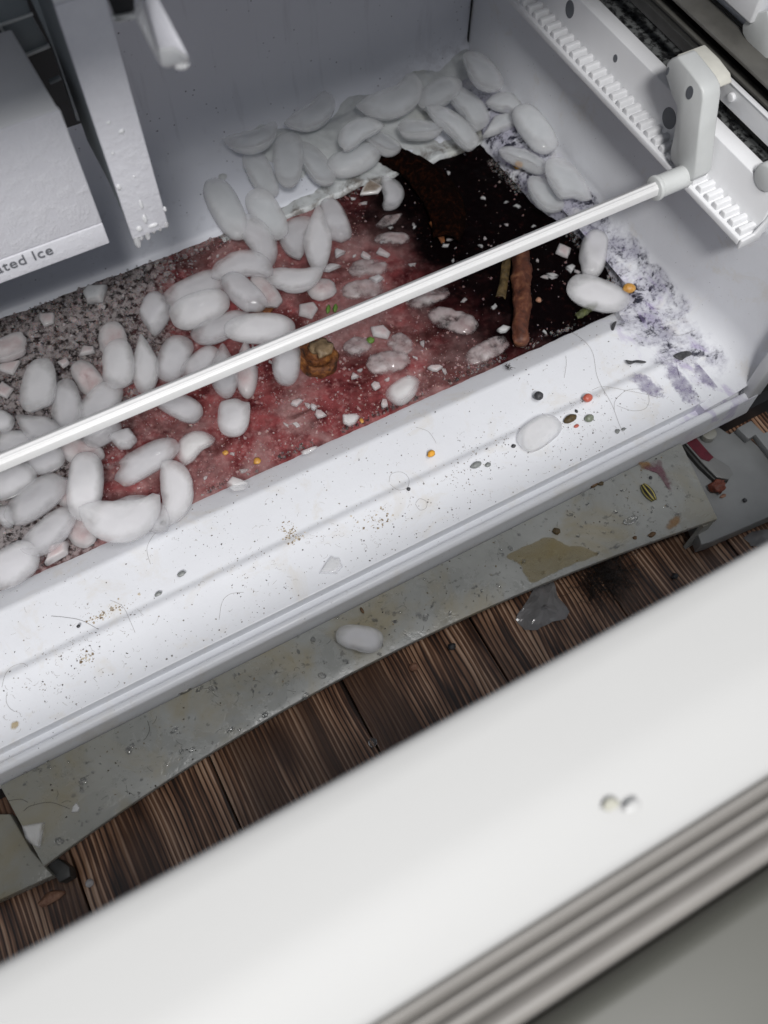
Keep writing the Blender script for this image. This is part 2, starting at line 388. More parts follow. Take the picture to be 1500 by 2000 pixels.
# ------------------------------------------------------------------ refrigerator
fr = empty('refrigerator', (0.15, .26, Z_FLOOR), 'white refrigerator with its bottom freezer compartment open and soiled', 'refrigerator')
XL, XR = -.33, .602
prof = fillet([(.452, -.060), (.436, -.034), (.430, -.028), (.401, -.009), (.342, -.0045), (.334, 0.0), (.2768, 0.0), (.2766, -.013), (.2680, -.0132), (.2672, -.0035), (.2625, -.0032), (.2590, -.0062), (.2582, -.040)],
              [0, .004, .004, .004, .003, .004, .0012, .001, .001, .0015, .002, .002, 0])
sweep_x('front_ledge', prof, XL, XR - .002, M_LINER, fr, 1, 30)
def base_x(y):                 # where the side wall leaves the tub floor
    pts = [(.25, .565), (.42, .565), (.45, .562), (.50, .574), (.545, .572), (.60, .553), (.745, .548), (.86, .55)]
    for (a, b), (c, d) in zip(pts, pts[1:]):
        if y <= c: return b + (d - b) * max(0, (y - a) / (c - a))
    return pts[-1][1]
def side_prof(y):
    b = base_x(y); X = .600
    k = min(1, max(0, (.46 - y) / .05)); k = k * k * (3 - 2 * k)           # 1 beside the ledge, 0 beside the tub
    zl = (0.0 if y < .334 else -.009 * min(1, (y - .334) / .067)) - .0004
    def mz(z, zt): return z + (zt - z) * k
    p = [(b - .03 * k - .004, mz(-.06, -.03)), (b - .03 * k, mz(-.030, zl - .002)), (b + .006 - .022 * k, mz(-.020, zl)), (min(.5 * (b + X), X - .034), mz(-.010, zl + .0012))]
    r = .024 + .006 * k; z0 = mz(-.006, zl + .0022)
    for i in range(7):
        a = i / 6 * math.pi / 2
        p.append((X - r + r * math.sin(a), z0 + r * (1 - math.cos(a)) * (1 + .3 * k)))
    p += [(X, .1), (X, .193)]
    return p
v = []; f = []; NY = 44; m = len(side_prof(.3))
for i in range(NY + 1):
    y = .2685 + (.858 - .2685) * i / NY
    v += [(a, y, b) for a, b in side_prof(y)]
for i in range(NY):
    for j in range(m - 1): f.append((i * m + j, i * m + j + 1, (i + 1) * m + j + 1, (i + 1) * m + j))
sharp(mesh_obj('side_wall', v, f, M_LINER, fr, smooth=True), 50)
back = fillet([(.735, -.06), (.741, -.030), (.748, -.022), (.825, -.012), (.853, .01), (.8555, .05), (.8565, .66)], [0, .004, .004, .02, .02, .03, 0], 6)
sweep_x('back_wall', back, XL, .66, M_WALL, fr, 1, 60)
box('tub_floor', (XL, .43, -.065), (.6, .76, -.058), M_WALL, fr)
box('left_wall', (XL - .02, .26, -.06), (XL, .86, .66), M_WALL, fr)
box('ceiling_panel', (XL, .27, .64), (.70, .87, .66), M_WALL, fr)
box('cabinet_top', (XL - .05, .255, .662), (.70, .87, .80), M_WHITE, fr)
# upper side wall, set back above the rack, and the front flange
box('upper_side_wall', (.645, .262, .20), (.665, .86, .64), M_WALL, fr)
box('mouldy_shelf', (.600, .30, .186), (.646, .86, .194), M_MOULD, fr)
prism('front_flange', [(.586, .2595, -.0105), (.606, .2595, -.0105), (.606, .2595, .192), (.586, .2595, .192)], (0, .012, 0), M_WHITE, fr, .002)
box('flange_upper', (.644, .2595, .194), (.672, .2705, .64), M_WHITE, fr, .002)
box('cabinet_side', (.608, .272, -.07), (.66, .86, .18), M_STEELD, fr)
tube('corner_seam', [(.5985, .8535, -.005), (.5985, .8540, .05), (.5985, .8545, .192)], lambda t: .0019 + .0008 * math.sin(t * 9), M_DARK, fr, 6)
# gear rack
rack = prism('gear_rack', [(.566, .345, .147), (.566, .345, .154), (.5865, .345, .1545), (.5865, .345, .1965), (.604, .345, .1965), (.604, .345, .147)], (0, .51, 0), M_WHITE, fr, .0012)
tooth = None; pitch = .01185
for i in range(42):
    y = .352 + i * pitch
    if tooth is None:
        t0 = prism('tooth', [(.5695, -.0042, .1535), (.5695, -.0026, .1600), (.5695, .0026, .1600), (.5695, .0042, .1535)], (.0172, 0, 0), M_WHITE, None, .0008)
        tooth = t0.data; o = t0
    else:
        o = bpy.data.objects.new('tooth', tooth); COL.objects.link(o)
    o.parent = rack; o.matrix_parent_inverse = Matrix.Translation(-Vector(fr.location)) if False else Matrix.Identity(4)
    o.location = (0, y, 0)
    o.matrix_parent_inverse = Matrix.Identity(4)
# rack is parented to the refrigerator with an inverse, its own frame is the world's
def disc(name, c, ry, rz, x, depth, mat, parent, n=20):
    poly = [(x, c.y + ry * math.cos(2 * math.pi * k / n), c.z + rz * math.sin(2 * math.pi * k / n)) for k in range(n)]
    return prism(name, poly, (depth, 0, 0), mat, parent)
M_HOLE = plain('hole_grey', (.12, .13, .145), .6)  # solid grey discs, coloured for the shade inside holes and slot
for (u, vv, ry, rz) in ((1113, 18, .007, .009), (1202, 114, .003, .004), (1307, 231, .0095, .0105)):
    disc('hole', PX(u, vv, .5864), ry, rz, .5861, .002, M_HOLE, rack)
prism('end_cap', [(.566, .3445, .145), (.590, .3445, .145), (.590, .3445, .152), (.596, .3445, .170), (.596, .3445, .197), (.591, .3445, .197), (.588, .3445, .172), (.580, .3445, .157), (.566, .3445, .155)], (0, -.003, 0), M_WHITE, fr, .0006)
# slide rail
rail = empty('slide_rail', (.62, .6, .22)); rail.parent = fr; rail.matrix_parent_inverse = Matrix.Translation(-Vector(fr.location))
def railbox(n, lo, hi, m, b=0.0006): 
    o = box(n, lo, hi, m, None, b); o.parent = rail; o.matrix_parent_inverse = Matrix.Translation(-Vector(rail.location)); return o
railbox('top_flange', (.612, .30, .2435), (.640, .86, .2465), M_STEEL)
railbox('web', (.640, .30, .205), (.6435, .86, .248), M_STEELD)
railbox('lower_flange', (.6155, .32, .2265), (.624, .86, .2295), M_STEEL)
railbox('inner_track', (.622, .28, .213), (.634, .86, .2255), M_STEELD)
railbox('latch_plate', (.616, .382, .196), (.619, .452, .2155), M_STEELD)
railbox('slotted_bar', (.606, .50, .2175), (.6115, .86, .2285), M_STEELD)
# small plastic blocks on the upper side wall
b1 = prism('wall_block', [PX(1460, 45, .640), PX(1478, 22, .640), PX(1510, 18, .640), PX(1520, 110, .640), PX(1490, 112, .640), PX(1460, 62, .640)], (-.006, 0, 0), M_HOUSING, fr, .001)
box('wall_rib', (.630, .30, .262), (.646, .43, .30), M_WHITE, fr, .002)
box('wall_rib', (.630, .475, .262), (.646, .56, .30), M_WHITE, fr, .002)
# kick panel: bowed front edge, narrower in front
ZK = -.029
kl, kr = P(0, 1536, ZK), P(1325, 858, ZK)
fl_, fr_ = P(85, 1692, ZK), P(1402, 1013, ZK)
front = []
for (u, vv) in ((85, 1692), (160, 1637), (240, 1580), (320, 1525), (400, 1474), (500, 1414), (600, 1358), (735, 1291), (850, 1238), (980, 1184), (1100, 1135), (1220, 1087), (1320, 1046), (1402, 1013)):
    front.append(P(u, vv, ZK))
def smooth_line(pts, n=5):
    o_ = []
    for i in range(len(pts) - 1):
        p0, p1, p2, p3 = pts[max(i - 1, 0)], pts[i], pts[i + 1], pts[min(i + 2, len(pts) - 1)]
        for k in range(n):
            t = k / n; o_.append(.5 * ((2 * p1) + (p2 - p0) * t + (2 * p0 - 5 * p1 + 4 * p2 - p3) * t * t + (3 * p1 - p0 - 3 * p2 + p3) * t ** 3))
    return o_ + [pts[-1]]
xs = [p.x for p in front]; A2 = .0; fx0, fx1 = front[0], front[-1]
front = []
for k in range(41):
    t = k / 40; b_ = 4 * t * (1 - t); p = fx0.lerp(fx1, t); front.append(Vector((p.x, p.y + .0285 * b_ * (1 + .25 * (.5 - t)), ZK)))
top = [Vector((kl.x, .2575, ZK))] + front + [Vector((kr.x, .2575, ZK))]
kick = prism('kick_panel', top, (0, 0, -.007), M_KICK, fr, .0009)
prism('end_leg', [fr_ + Vector((-.014, .001, -.0072)), fr_ + Vector((-.0015, .0008, -.0072)), fr_ + Vector((-.004, -.001, -.047)), fr_ + Vector((-.022, -.002, -.049))], (0, .004, 0), M_KICK, kick)
box('dark_base_void', (-.6, .262, Z_FLOOR + .001), (.70, .30, -.045), M_DARK, fr)  # near-black face painted for the dark void under the lip
M_FOOT = plain('grey_foot_plastic', (.235, .24, .24), .35, .25, 30, 0, .2)
# right foot: plate, raised step, boss, hinge arm
ZP = -.052
foot = empty('foot', (.53, .2, Z_FLOOR)); foot.parent = fr; foot.matrix_parent_inverse = Matrix.Translation(-Vector(fr.location))
def fp(n, pts, z, d, m, b=.0008):
    o = prism(n, [P(a, c, z) for a, c in pts], (0, 0, -d), m, None, b); o.parent = foot
    o.matrix_parent_inverse = Matrix.Translation(-Vector(foot.location)); return o
fp('plate', [(1300, 848), (1350, 838), (1402, 833), (1425, 848), (1440, 838), (1456, 850), (1560, 940), (1560, 985), (1500, 1010), (1390, 1058), (1370, 1064)], ZP, .020, M_FOOT)
fp('raised_step', [(1440, 836), (1467, 821), (1492, 846), (1560, 820), (1560, 960), (1520, 905), (1476, 848), (1462, 857)], ZP + .010, .0095, M_FOOT)
bo = P(1380, 852, ZP)
def boss_ring(): 
    n = 18; z0 = ZP - .001; z1 = ZP + .008; r = .0085
    return prism('boss', [(bo.x + r * math.cos(2 * math.pi * k / n), bo.y + r * math.sin(2 * math.pi * k / n), z0) for k in range(n)], (0, 0, z1 - z0), M_KICK, None, .001)
o = boss_ring(); o.parent = foot; o.matrix_parent_inverse = Matrix.Translation(-Vector(foot.location))
fp('hinge_arm', [(1332, 852), (1352, 842), (1360, 856), (1396, 893), (1424, 910), (1432, 926), (1424, 936), (1400, 932), (1374, 906), (1336, 862)], ZP + .009, .003, plain('grey_arm_plastic', (.19, .19, .185), .4), .0005)
fp('arm_flange', [(1330, 853), (1334, 858), (1372, 906), (1399, 931), (1424, 935), (1422, 940), (1396, 938), (1366, 910), (1330, 868)], ZP + .0055, .012, M_STEELD, .0005)
bx = fp('arm_stain', [(1337, 860), (1357, 852), (1385, 884), (1394, 893), (1385, 901), (1370, 896)], ZP + .0098, .0006, M_RUST if False else plain('wine_red_stain', (.10, .008, .018), .3, .8, 160), 0)
# left foot
lf = empty('foot', (-.23, .2, Z_FLOOR)); lf.parent = fr; lf.matrix_parent_inverse = Matrix.Translation(-Vector(fr.location))
def lp(n, pts, z, d, m, b=.0008):
    o = prism(n, [P(a, c, z) for a, c in pts], (0, 0, -d), m, None, b); o.parent = lf
    o.matrix_parent_inverse = Matrix.Translation(-Vector(lf.location)); return o
lp('plate', [(-60, 1590), (20, 1590), (60, 1660), (103, 1710), (0, 1757), (-60, 1780)], ZP, .016, M_KICK)
lp('side_web', [(92, 1690), (112, 1676), (135, 1692), (138, 1712), (116, 1724)], ZP - .008, .018, M_STEELD)
# ------------------------------------------------------------------ ice maker bin
YB = .53
def q(u, vv, y=YB): return PY(u, vv, y)
binb = empty('ice_bin', (-.1, YB, .23), 'frosted white ice bin front marked with grey lettering', 'ice bin')
zb = q(215, 475).z; xr = q(215, 475).x; zc = q(120, 215).z
zs = q(97, 453).z
def par(o, p):
    o.parent = p; o.matrix_parent_inverse = Matrix.Translation(-Vector(p.location)); return o
zs = zb + .021
par(prism('front_panel', [(XL + .02, YB, zs + .0006), (xr, YB, zs + .0006), (xr, YB, zc), (XL + .02, YB, zc)], (0, .006, 0), M_FROST, None, .0012), binb)
par(prism('lower_trim', [(XL + .02, YB, zb), (xr, YB, zb), (xr, YB, zs), (XL + .02, YB, zs)], (0, .006, 0), M_FROST, None, .001), binb)
par(prism('top_slope', [(XL + .02, YB + .001, zc + .0005), (xr - .001, YB + .001, zc + .0005), (xr - .006, YB + .06, zc + .022), (XL + .02, YB + .06, zc + .022)], (0, .003, -.006), M_WHITE, None, .001), binb)
par(box('bin_body', (XL + .03, YB + .007, zb + .012), (xr - .012, YB + .15, zc - .002), M_STEELD, None), binb)
cu = bpy.data.curves.new('letters', 'FONT'); cu.body = 'ated Ice'; cu.size = .0132; cu.extrude = .0004; cu.align_x = 'RIGHT'; cu.space_character = 1.06
to = bpy.data.objects.new('tmp', cu); COL.objects.link(to); bpy.context.view_layer.update()
tm = bpy.data.meshes.new_from_object(to.evaluated_get(bpy.context.evaluated_depsgraph_get())); COL.objects.unlink(to); bpy.data.objects.remove(to)
tm.materials.clear(); tm.materials.append(plain('grey_print', (.12, .125, .14), .5))
lt = bpy.data.objects.new('lettering', tm); COL.objects.link(lt)
pe = q(106, 494)
lt.matrix_world = Matrix.Translation((pe.x, YB - .0003, pe.z)) @ Matrix.Rotation(math.pi / 2, 4, 'X')
mw = lt.matrix_world.copy(); lt.parent = binb; lt.matrix_parent_inverse = Matrix.Translation(-Vector(binb.location))
# ------------------------------------------------------------------ ice maker frame and upright cover strip
YC = .51
strip = empty('upright_cover_strip', (.085, YC, .24), 'tall white frosted upright strip beside the lettered ice bin', 'bracket')
bl, br = PY(265, 478, YC), PY(328, 432, YC); tl = PY(100, 0, YC); tr = PY(206, 0, YC)
xl_, xr_ = (bl.x + tl.x) / 2, (br.x + tr.x) / 2; zbot = (bl.z + br.z) / 2
ztop = PY(110, 10, YC).z
par(prism('front_face', [(xl_, YC, zbot), (xr_, YC, zbot), (xr_, YC, ztop), (xl_, YC, ztop)], (0, .004, 0), M_FROST, None, .001), strip)
par(prism('top_slope', [(xl_, YC, ztop + .0004), (xr_, YC, ztop + .0004), (xr_, YC + .04, ztop + .05), (xl_, YC + .04, ztop + .05)], (0, .004, 0), M_WHITE, None, .0008), strip)
M_SIDE = plain('grey_and_shaded_plastic', (.20, .225, .24), .5, .2, 40)
par(prism('side_web', [(xl_ + .001, YC + .004, zbot + .004), (xl_ + .001, YC + .034, zbot + .030), (xl_ + .001, YC + .075, zbot + .034), (xl_ + .001, YC + .075, ztop), (xl_ + .001, YC + .004, ztop)], (.002, 0, 0), M_SIDE, None), strip)  # web coloured dark for the shade on this side of the strip
def lump(c, r, mat, name, parent=None, sq=(1, 1, 1), amp=.3, fr_=120, sub=2, label=None, cat=None, rot=None, group=None):
    bm = bmesh.new(); bmesh.ops.create_icosphere(bm, subdivisions=sub, radius=1.0)
    sd = random.random() * 50; c = Vector(c)
    for w in bm.verts:
        n = noise.noise(w.co * 1.3 + Vector((sd, sd * .7, 0))) + .5 * noise.noise(w.co * 3.1 + Vector((0, sd, sd)))
        w.co *= (1 + amp * n); w.co = Vector((w.co.x * r * sq[0], w.co.y * r * sq[1], w.co.z * r * sq[2]))
        if rot is not None: w.co = rot @ w.co
    me = bpy.data.meshes.new(name); bm.to_mesh(me); bm.free(); me.materials.append(mat)
    for p in me.polygons: p.use_smooth = True
    o = bpy.data.objects.new(name, me); COL.objects.link(o); o.location = c
    if parent: par(o, parent)
    return tag(o, label, cat, group)
for (u, vv, r, sx, sz) in ((238, 257, .0017, 1.3, 1), (232, 366, .0017, 1.1, 1.6), (262, 345, .001, 1, 1), (220, 300, .001, 1, 1.3), (212, 240, .0012, 1.2, .9), (276, 400, .0018, .7, 2.6), (283, 428, .002, .9, 2.2), (272, 447, .0019, 1.3, 1.4), (300, 440, .0021, 2.0, .9), (322, 408, .0017, .7, 1.6)):
    lump(PY(u, vv, YC - .0002), r, M_WHITE, 'frost_lump', strip, (sx, .7, sz), .35, sub=2)
for (u, vv, r, sz) in ((268, 472, .0026, 2.6), (276, 464, .0018, 1.6), (288, 460, .0022, 2.2), (300, 452, .0016, 1.2), (312, 446, .0018, 1.4), (324, 438, .0022, 1.6)):
    lump(PY(u, vv, YC + .001), r, M_ICEC, 'ice_drip', strip, (1, .9, sz), .15)
YM = .60
mk = empty('ice_maker', (-.05, YM, .33), 'dark ice maker rack behind the lettered ice bin', 'ice maker')
par(box('housing', (XL + .03, YM + .06, .235), (.086, YM + .18, .62), M_DARK, None), mk)  # near-black box; the interior's darkness behind the bin is painted on it
def my(n, pts, y, d, m, b=.001): return par(prism(n, [PY(a, c, y) for a, c in pts], (0, d, 0), m, None, b), mk)
my('tray', [(-30, 5), (0, 48), (38, 112), (44, 113), (98, 92), (62, 30), (40, -40), (-30, -40)], YM, .03, M_SIDE)
my('tray_rim', [(-2, 46), (2, 50), (36, 108), (43, 110), (97, 88), (100, 93), (44, 116), (36, 114), (-4, 52)], YM - .002, .003, M_HOUSING, .0003)
my('tray_divider', [(0, 48), (64, 26), (66, 30), (2, 53)], YM - .0015, .002, M_HOUSING, .0003)
my('slat', [(-4, 96), (0, 96), (32, 150), (24, 156), (-4, 110)], YM + .012, .003, M_SIDE, .0003)
my('side_rail', [(52, -20), (66, -20), (112, 92), (156, 236), (150, 236), (104, 96)], YM - .005, .004, M_SIDE, .0003)
my('cross_bar', [(96, 160), (118, 151), (121, 156), (99, 166)], YM + .005, .003, M_SIDE, .0003)
# frosted plastic spout hanging by the back wall
YS = .40
sp = empty('plastic_spout', (.11, YS, .45), 'frosted white plastic spout hanging at the top beside the tall strip', 'spout')
def sy(n, pts, m, d=.003, b=.0008): return par(prism(n, [PY(a, c, y) for a, c, y in pts], (0, d, 0), m, None, b), sp)
sy('side_face', [(262, 30, YS + .02), (278, 2, YS + .015), (308, 92, YS), (318, 130, YS + .004), (312, 126, YS + .012)], M_ICEF)
sy('front_face', [(280, -20, YS + .012), (300, -20, YS), (370, 112, YS - .008), (340, 92, YS - .004), (312, 96, YS)], M_FROST)
sy('tip', [(311, 98, YS - .001), (338, 92, YS - .004), (371, 114, YS - .008), (368, 121, YS - .004), (330, 134, YS + .003), (316, 131, YS + .004)], M_ICEF)
lump(PY(357, 126, YS), .0028, M_ICEC, 'ice_drip', sp, (1.6, 1, .9), .25)
sy('bracket', [(205, -20, YS + .05), (262, -20, YS + .05), (265, 34, YS + .05), (228, 42, YS + .05)], M_DARK, .004)  # near-black sheet painted as the dark of a hole
sy('hole_rim', [(222, 32, YS + .046), (228, 38, YS + .046), (265, 30, YS + .046), (266, 38, YS + .046), (230, 45, YS + .046), (220, 38, YS + .046)], M_HOUSING, .004)
# ------------------------------------------------------------------ stabiliser rod with its geared bracket
YR, ZR = .4285, .1605
rod = empty('stabiliser_rod', (.56, YR, ZR), 'white bar crossing the open freezer to a toothed bracket on the right', 'bar')
pr = []
for k in range(6):
    a = math.radians(60 * k + 20); pr.append((YR + .0072 * math.cos(a), ZR + .0072 * math.sin(a)))
pts6 = pr[:]
cs = []
for k in range(6):
    a = Vector(pts6[k]); b = Vector(pts6[(k + 1) % 6]); cs.append(a)
    mmid = (a + b) / 2; d = (b - a).normalized(); nrm = (mmid - Vector((YR, ZR))).normalized()
    if k in (1,):
        cs += [mmid - d * .0011, mmid - d * .0006 + nrm * .0007, mmid + d * .0006 + nrm * .0007, mmid + d * .0011]
par(prism('bar', [(XL + .005, c.x, c.y) for c in cs], (.545 - XL, 0, 0), M_RODM, None, .0004), rod)
def xcyl(name, c, r, x0, x1, mat, parent, n=24, bev=.0012):
    return par(prism(name, [(x0, c[0] + r * math.cos(2 * math.pi * k / n), c[1] + r * math.sin(2 * math.pi * k / n)) for k in range(n)], (x1 - x0, 0, 0), mat, None, bev), parent)
xcyl('collar', (YR, ZR), .0118, .5290, .5335, M_HOUSING, rod)
xcyl('socket', (YR, ZR), .0106, .5325, .566, M_HOUSING, rod)
XH = .562
out = [(1299, 147), (1299, 133), (1303, 121), (1311, 114), (1323, 110), (1345, 137), (1364, 162), (1372, 178), (1373, 195), (1366, 252), (1357, 345), (1348, 355), (1333, 353), (1322, 330), (1308, 312), (1309, 290), (1315, 264), (1322, 215), (1320, 205), (1312, 189)]
hs = par(prism('housing', [PX(a, c, XH) for a, c in out], (.020, 0, 0), M_HOUSING, None, .0018), rod)
par(prism('top_block', [PX(a, c, XH + .005) for a, c in ((1308, 121), (1324, 106), (1352, 134), (1374, 163), (1378, 182), (1350, 190))], (.030, 0, 0), plain('worn_cream_plastic', (.62, .61, .55), .5, .15, 90, 0, .2), None, .0015), rod)
disc('screw_hole', PX(1347, 181, XH), .0042, .0062, XH - .0003, .002, M_HOLE, None); h1 = bpy.data.objects['screw_hole']; par(h1, rod)
h2 = disc('slot', PX(1304, 139, XH), .0016, .0042, XH - .0003, .002, M_HOLE, None, 8); par(h2, rod)
# little gear below the bracket
gc = PX(1372, 318, .590); gp = []
for k in range(24):
    a = 2 * math.pi * k / 24; r = .0115 if k % 4 < 2 else .0082
    gp.append((.587, .447 + r * math.cos(a), .169 + r * math.sin(a)))
par(prism('gear', gp, (-.016, 0, 0), M_WHITE, None, .0006), rod)
# ------------------------------------------------------------------ drawer slide arm
arm = empty('drawer_slide_arm', (.605, .40, .22), 'white metal slide arm with a round rivet along the right rail', 'slide arm')
par(prism('plate', [(.6045, .4800, .2135), (.6045, .4770, .2100), (.6045, .20, .2100), (.6045, .20, .2305), (.6045, .4775, .2305), (.6045, .4815, .2275)], (.003, 0, 0), M_WHITE, None, .0007), arm)
par(box('top_edge', (.6035, .20, .2300), (.6085, .478, .2316), M_WHITE, None, .0006), arm)
rc = PX(1431, 189, .6045)
rv = xcyl('rivet', (rc.y, rc.z), .0042, .6012, .6047, M_WHITE, arm, 18, .0008)
kc = PX(1500, 345, .590)
par(prism('roller', [(.585, kc.y + .013 * math.cos(2 * math.pi * k / 20), kc.z + .013 * math.sin(2 * math.pi * k / 20)) for k in range(20)], (.018, 0, 0), M_HOUSING, None, .003), arm)
# ------------------------------------------------------------------ drawer door in the foreground
dr = empty('freezer_drawer_door', (.1, -.02, Z_FLOOR + .03), 'white freezer drawer door pulled out, blurred along the bottom of the picture', 'door')
ZD = .38
ye = P(0, 1836, ZD).y * .5 + P(1500, 1066, ZD).y * .5
yg = P(700, 2000, ZD).y * .5 + P(1500, 1530, ZD).y * .5
def sweep_door(n, pr_, m): return par(sweep_x(n, pr_, -.36, .66, m, None, 1, 50), dr)
sweep_door('inner_liner', fillet([(ye + .006, -.02), (ye, .25), (ye - .002, ZD - .002), (ye - .012, ZD + .0005), (yg + .034, ZD), (yg + .016, ZD - .005), (yg, ZD - .012), (yg - .004, ZD - .03)], [0, 0, .012, .012, .02, .02, .004, 0], 6), M_DOOR)
gk = []
y0 = yg - .0005
def bumpseg(ya, yb, zb_, h, n=7):
    return [(ya + (yb - ya) * k / n, zb_ + h * math.sin(math.pi * k / n)) for k in range(n + 1)]
gk += bumpseg(y0, y0 - .0052, ZD - .018, .004) + bumpseg(y0 - .0066, y0 - .0110, ZD - .021, .0035) + bumpseg(y0 - .0122, y0 - .0190, ZD - .022, .0045) + bumpseg(y0 - .0195, y0 - .0300, ZD - .026, .005)
gk += [(y0 - .0305, ZD - .04)]
sweep_door('gasket', gk, M_GASK)
sweep_door('door_cap', fillet([(y0 - .0306, .02), (y0 - .0306, ZD - .020), (y0 - .036, ZD - .014), (y0 - .10, ZD - .014), (y0 - .105, -.02)], [0, .003, .004, .01, 0]), M_CAP)
lump(P(1193, 1571, ZD), .0024, plain('cream_crumb', (.37, .365, .31), .7), 'crumb', None, (1.5, 1, .12), .3, label='small yellowish crumb on the blurred white door top', cat='crumb')
lump(P(1235, 1575, ZD), .0022, plain('door_drop', (.42, .42, .415), .3, .02), 'water_drop', None, (1.8, 1, .12), .15, label='water drop beside the yellowish crumb on the door top', cat='water drop')
# ------------------------------------------------------------------ frozen spill
ZS = -.0285
def spill_z(x, y):
    p = Vector((x, y, 0))
    return ZS + .0016 * noise.noise(p * 28) + .0010 * noise.noise(p * 75 + Vector((4, 1, 0))) + .0006 * noise.noise(p * 190)
v = []; f = []; NX, NYS = 300, 120
for j in range(NYS + 1):
    for i in range(NX + 1):
        x = XL + .003 + (.592 - XL) * i / NX; y = .425 + (.752 - .425) * j / NYS
        v.append((x, y, spill_z(x, y)))
for j in range(NYS):
    for i in range(NX):
        a = j * (NX + 1) + i; f.append((a, a + 1, a + NX + 2, a + NX + 1))
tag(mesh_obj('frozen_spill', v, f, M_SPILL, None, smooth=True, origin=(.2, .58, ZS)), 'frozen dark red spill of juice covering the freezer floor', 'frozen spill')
# ------------------------------------------------------------------ frost built up along the back wall
def frost_h(x, y):
    t = min(1, max(0, (y - .744) / .10)); e = min(1, max(0, (x - .13 + .05 * noise.noise(Vector((y * 30, x * 30, 0)))) / .24)); e = e * e * (3 - 2 * e); p = Vector((x, y, 0))
    return -.030 + (.012 + .030 * t * t * (3 - 2 * t)) * e * (.8 + .5 * noise.noise(p * 17)) + (.0040 * noise.noise(p * 36) + .0012 * noise.noise(p * 110)) * e
v = []; f = []; NXF, NYF = 230, 64
for j in range(NYF + 1):
    for i in range(NXF + 1):
        x = .06 + .535 * i / NXF; y = .728 + .009 * noise.noise(Vector((x * 26, 0, 0))) * (1 - j / NYF) + .126 * j / NYF
        v.append((x, y, frost_h(x, y) - .006 * (1 if j == 0 else 0)))
for j in range(NYF):
    for i in range(NXF):
        a = j * (NXF + 1) + i; f.append((a, a + 1, a + NXF + 2, a + NXF + 1))
def frostbed():
    t = NT('frost'); n = t.noise(60, 6, .65)
    x, y, z = NT.xyz(t.world())
    c = t.mix(t.ramp(n, [(.35, 0.), (.65, 1.)]), (.46, .48, .485), (.58, .60, .605))
    g = t.math('MULTIPLY', t.ramp(t.noise(45, 7, .72, .4), [(.47, 0.), (.60, 1.)]), t.step(y, .765, .735))
    c = t.mix(t.math('MULTIPLY', g, .75), c, (.10, .075, .055))
    ol = t.math('MULTIPLY', t.ramp(t.noise(22, 4, .6), [(.5, 0.), (.65, 1.)]), t.step(x, .45, .56))
    c = t.mix(t.math('MULTIPLY', ol, .4), c, (.28, .26, .13))
    t.set(Base_Color=c, Roughness=.5, Subsurface_Weight=.8, Subsurface_Scale=.008, Subsurface_Radius=(1., 1., 1.)); t.bump(t.noise(120, 4, .6), .12, .0015); return t.m
tag(mesh_obj('frost_bank', v, f, frostbed(), None, True, origin=(.35, .79, -.03)), 'lumpy white frost bank along the foot of the back wall', 'frost')
# ------------------------------------------------------------------ ice pieces
def outline(kind, a, b, sgn, rnd):
    """closed outline, long axis x (half length a), half width b"""
    out = []
    if kind in ('o', 's', 'p', 'b'):
        n = 40; e = 2.5 if kind != 'p' else 1.9; tp = rnd.uniform(-.12, .12); bend = rnd.uniform(-.10, .10)
        for k in range(n):
            t = 2 * math.pi * k / n; c, s = math.cos(t), math.sin(t)
            x = abs(c) ** (2 / e) * (1 if c > 0 else -1); y = abs(s) ** (2 / e) * (1 if s > 0 else -1)
            y *= 1 + tp * x
            if kind == 'p' and x < 0: y *= (1 + .55 * x)
            y += bend * (x * x - .4)
            if kind == 'b':
                cut = .62 + .14 * math.sin(y * 2.3 + sgn) + .03 * math.sin(y * 7 + 2 * sgn)
                if x > cut: x = cut + (x - cut) * .12
                x = (x + .16) / .9
            out.append((x * a, y * b))
    elif kind == 'h':
        n = 30
        for k in range(n):
            t = math.pi * k / (n - 1); x = math.cos(t); y = math.sin(t) ** .85
            out.append((x * a, (y * 2 - 1) * b))
        for k in range(1, 12):
            x = -1 + 2 * k / 12
            out.append((x * a * .985, -b + b * (.10 * math.sin(x * 4 + rnd.random()) - .06)))
        out = [(x, y * sgn) for x, y in out]
        if sgn < 0: out.reverse()
    elif kind == 'c':                                        # chip
        n = rnd.randint(4, 6); ks = []
        for k in range(n):
            t = 2 * math.pi * (k + rnd.uniform(-.38, .38)) / n; r = rnd.uniform(.55, 1.12)
            ks.append((math.cos(t) * a * r, math.sin(t) * b * r))
        for k in range(n):
            p, q_ = ks[k], ks[(k + 1) % n]
            for j in range(4):
                t = j / 4; out.append((p[0] + (q_[0] - p[0]) * t, p[1] + (q_[1] - p[1]) * t))
    return out
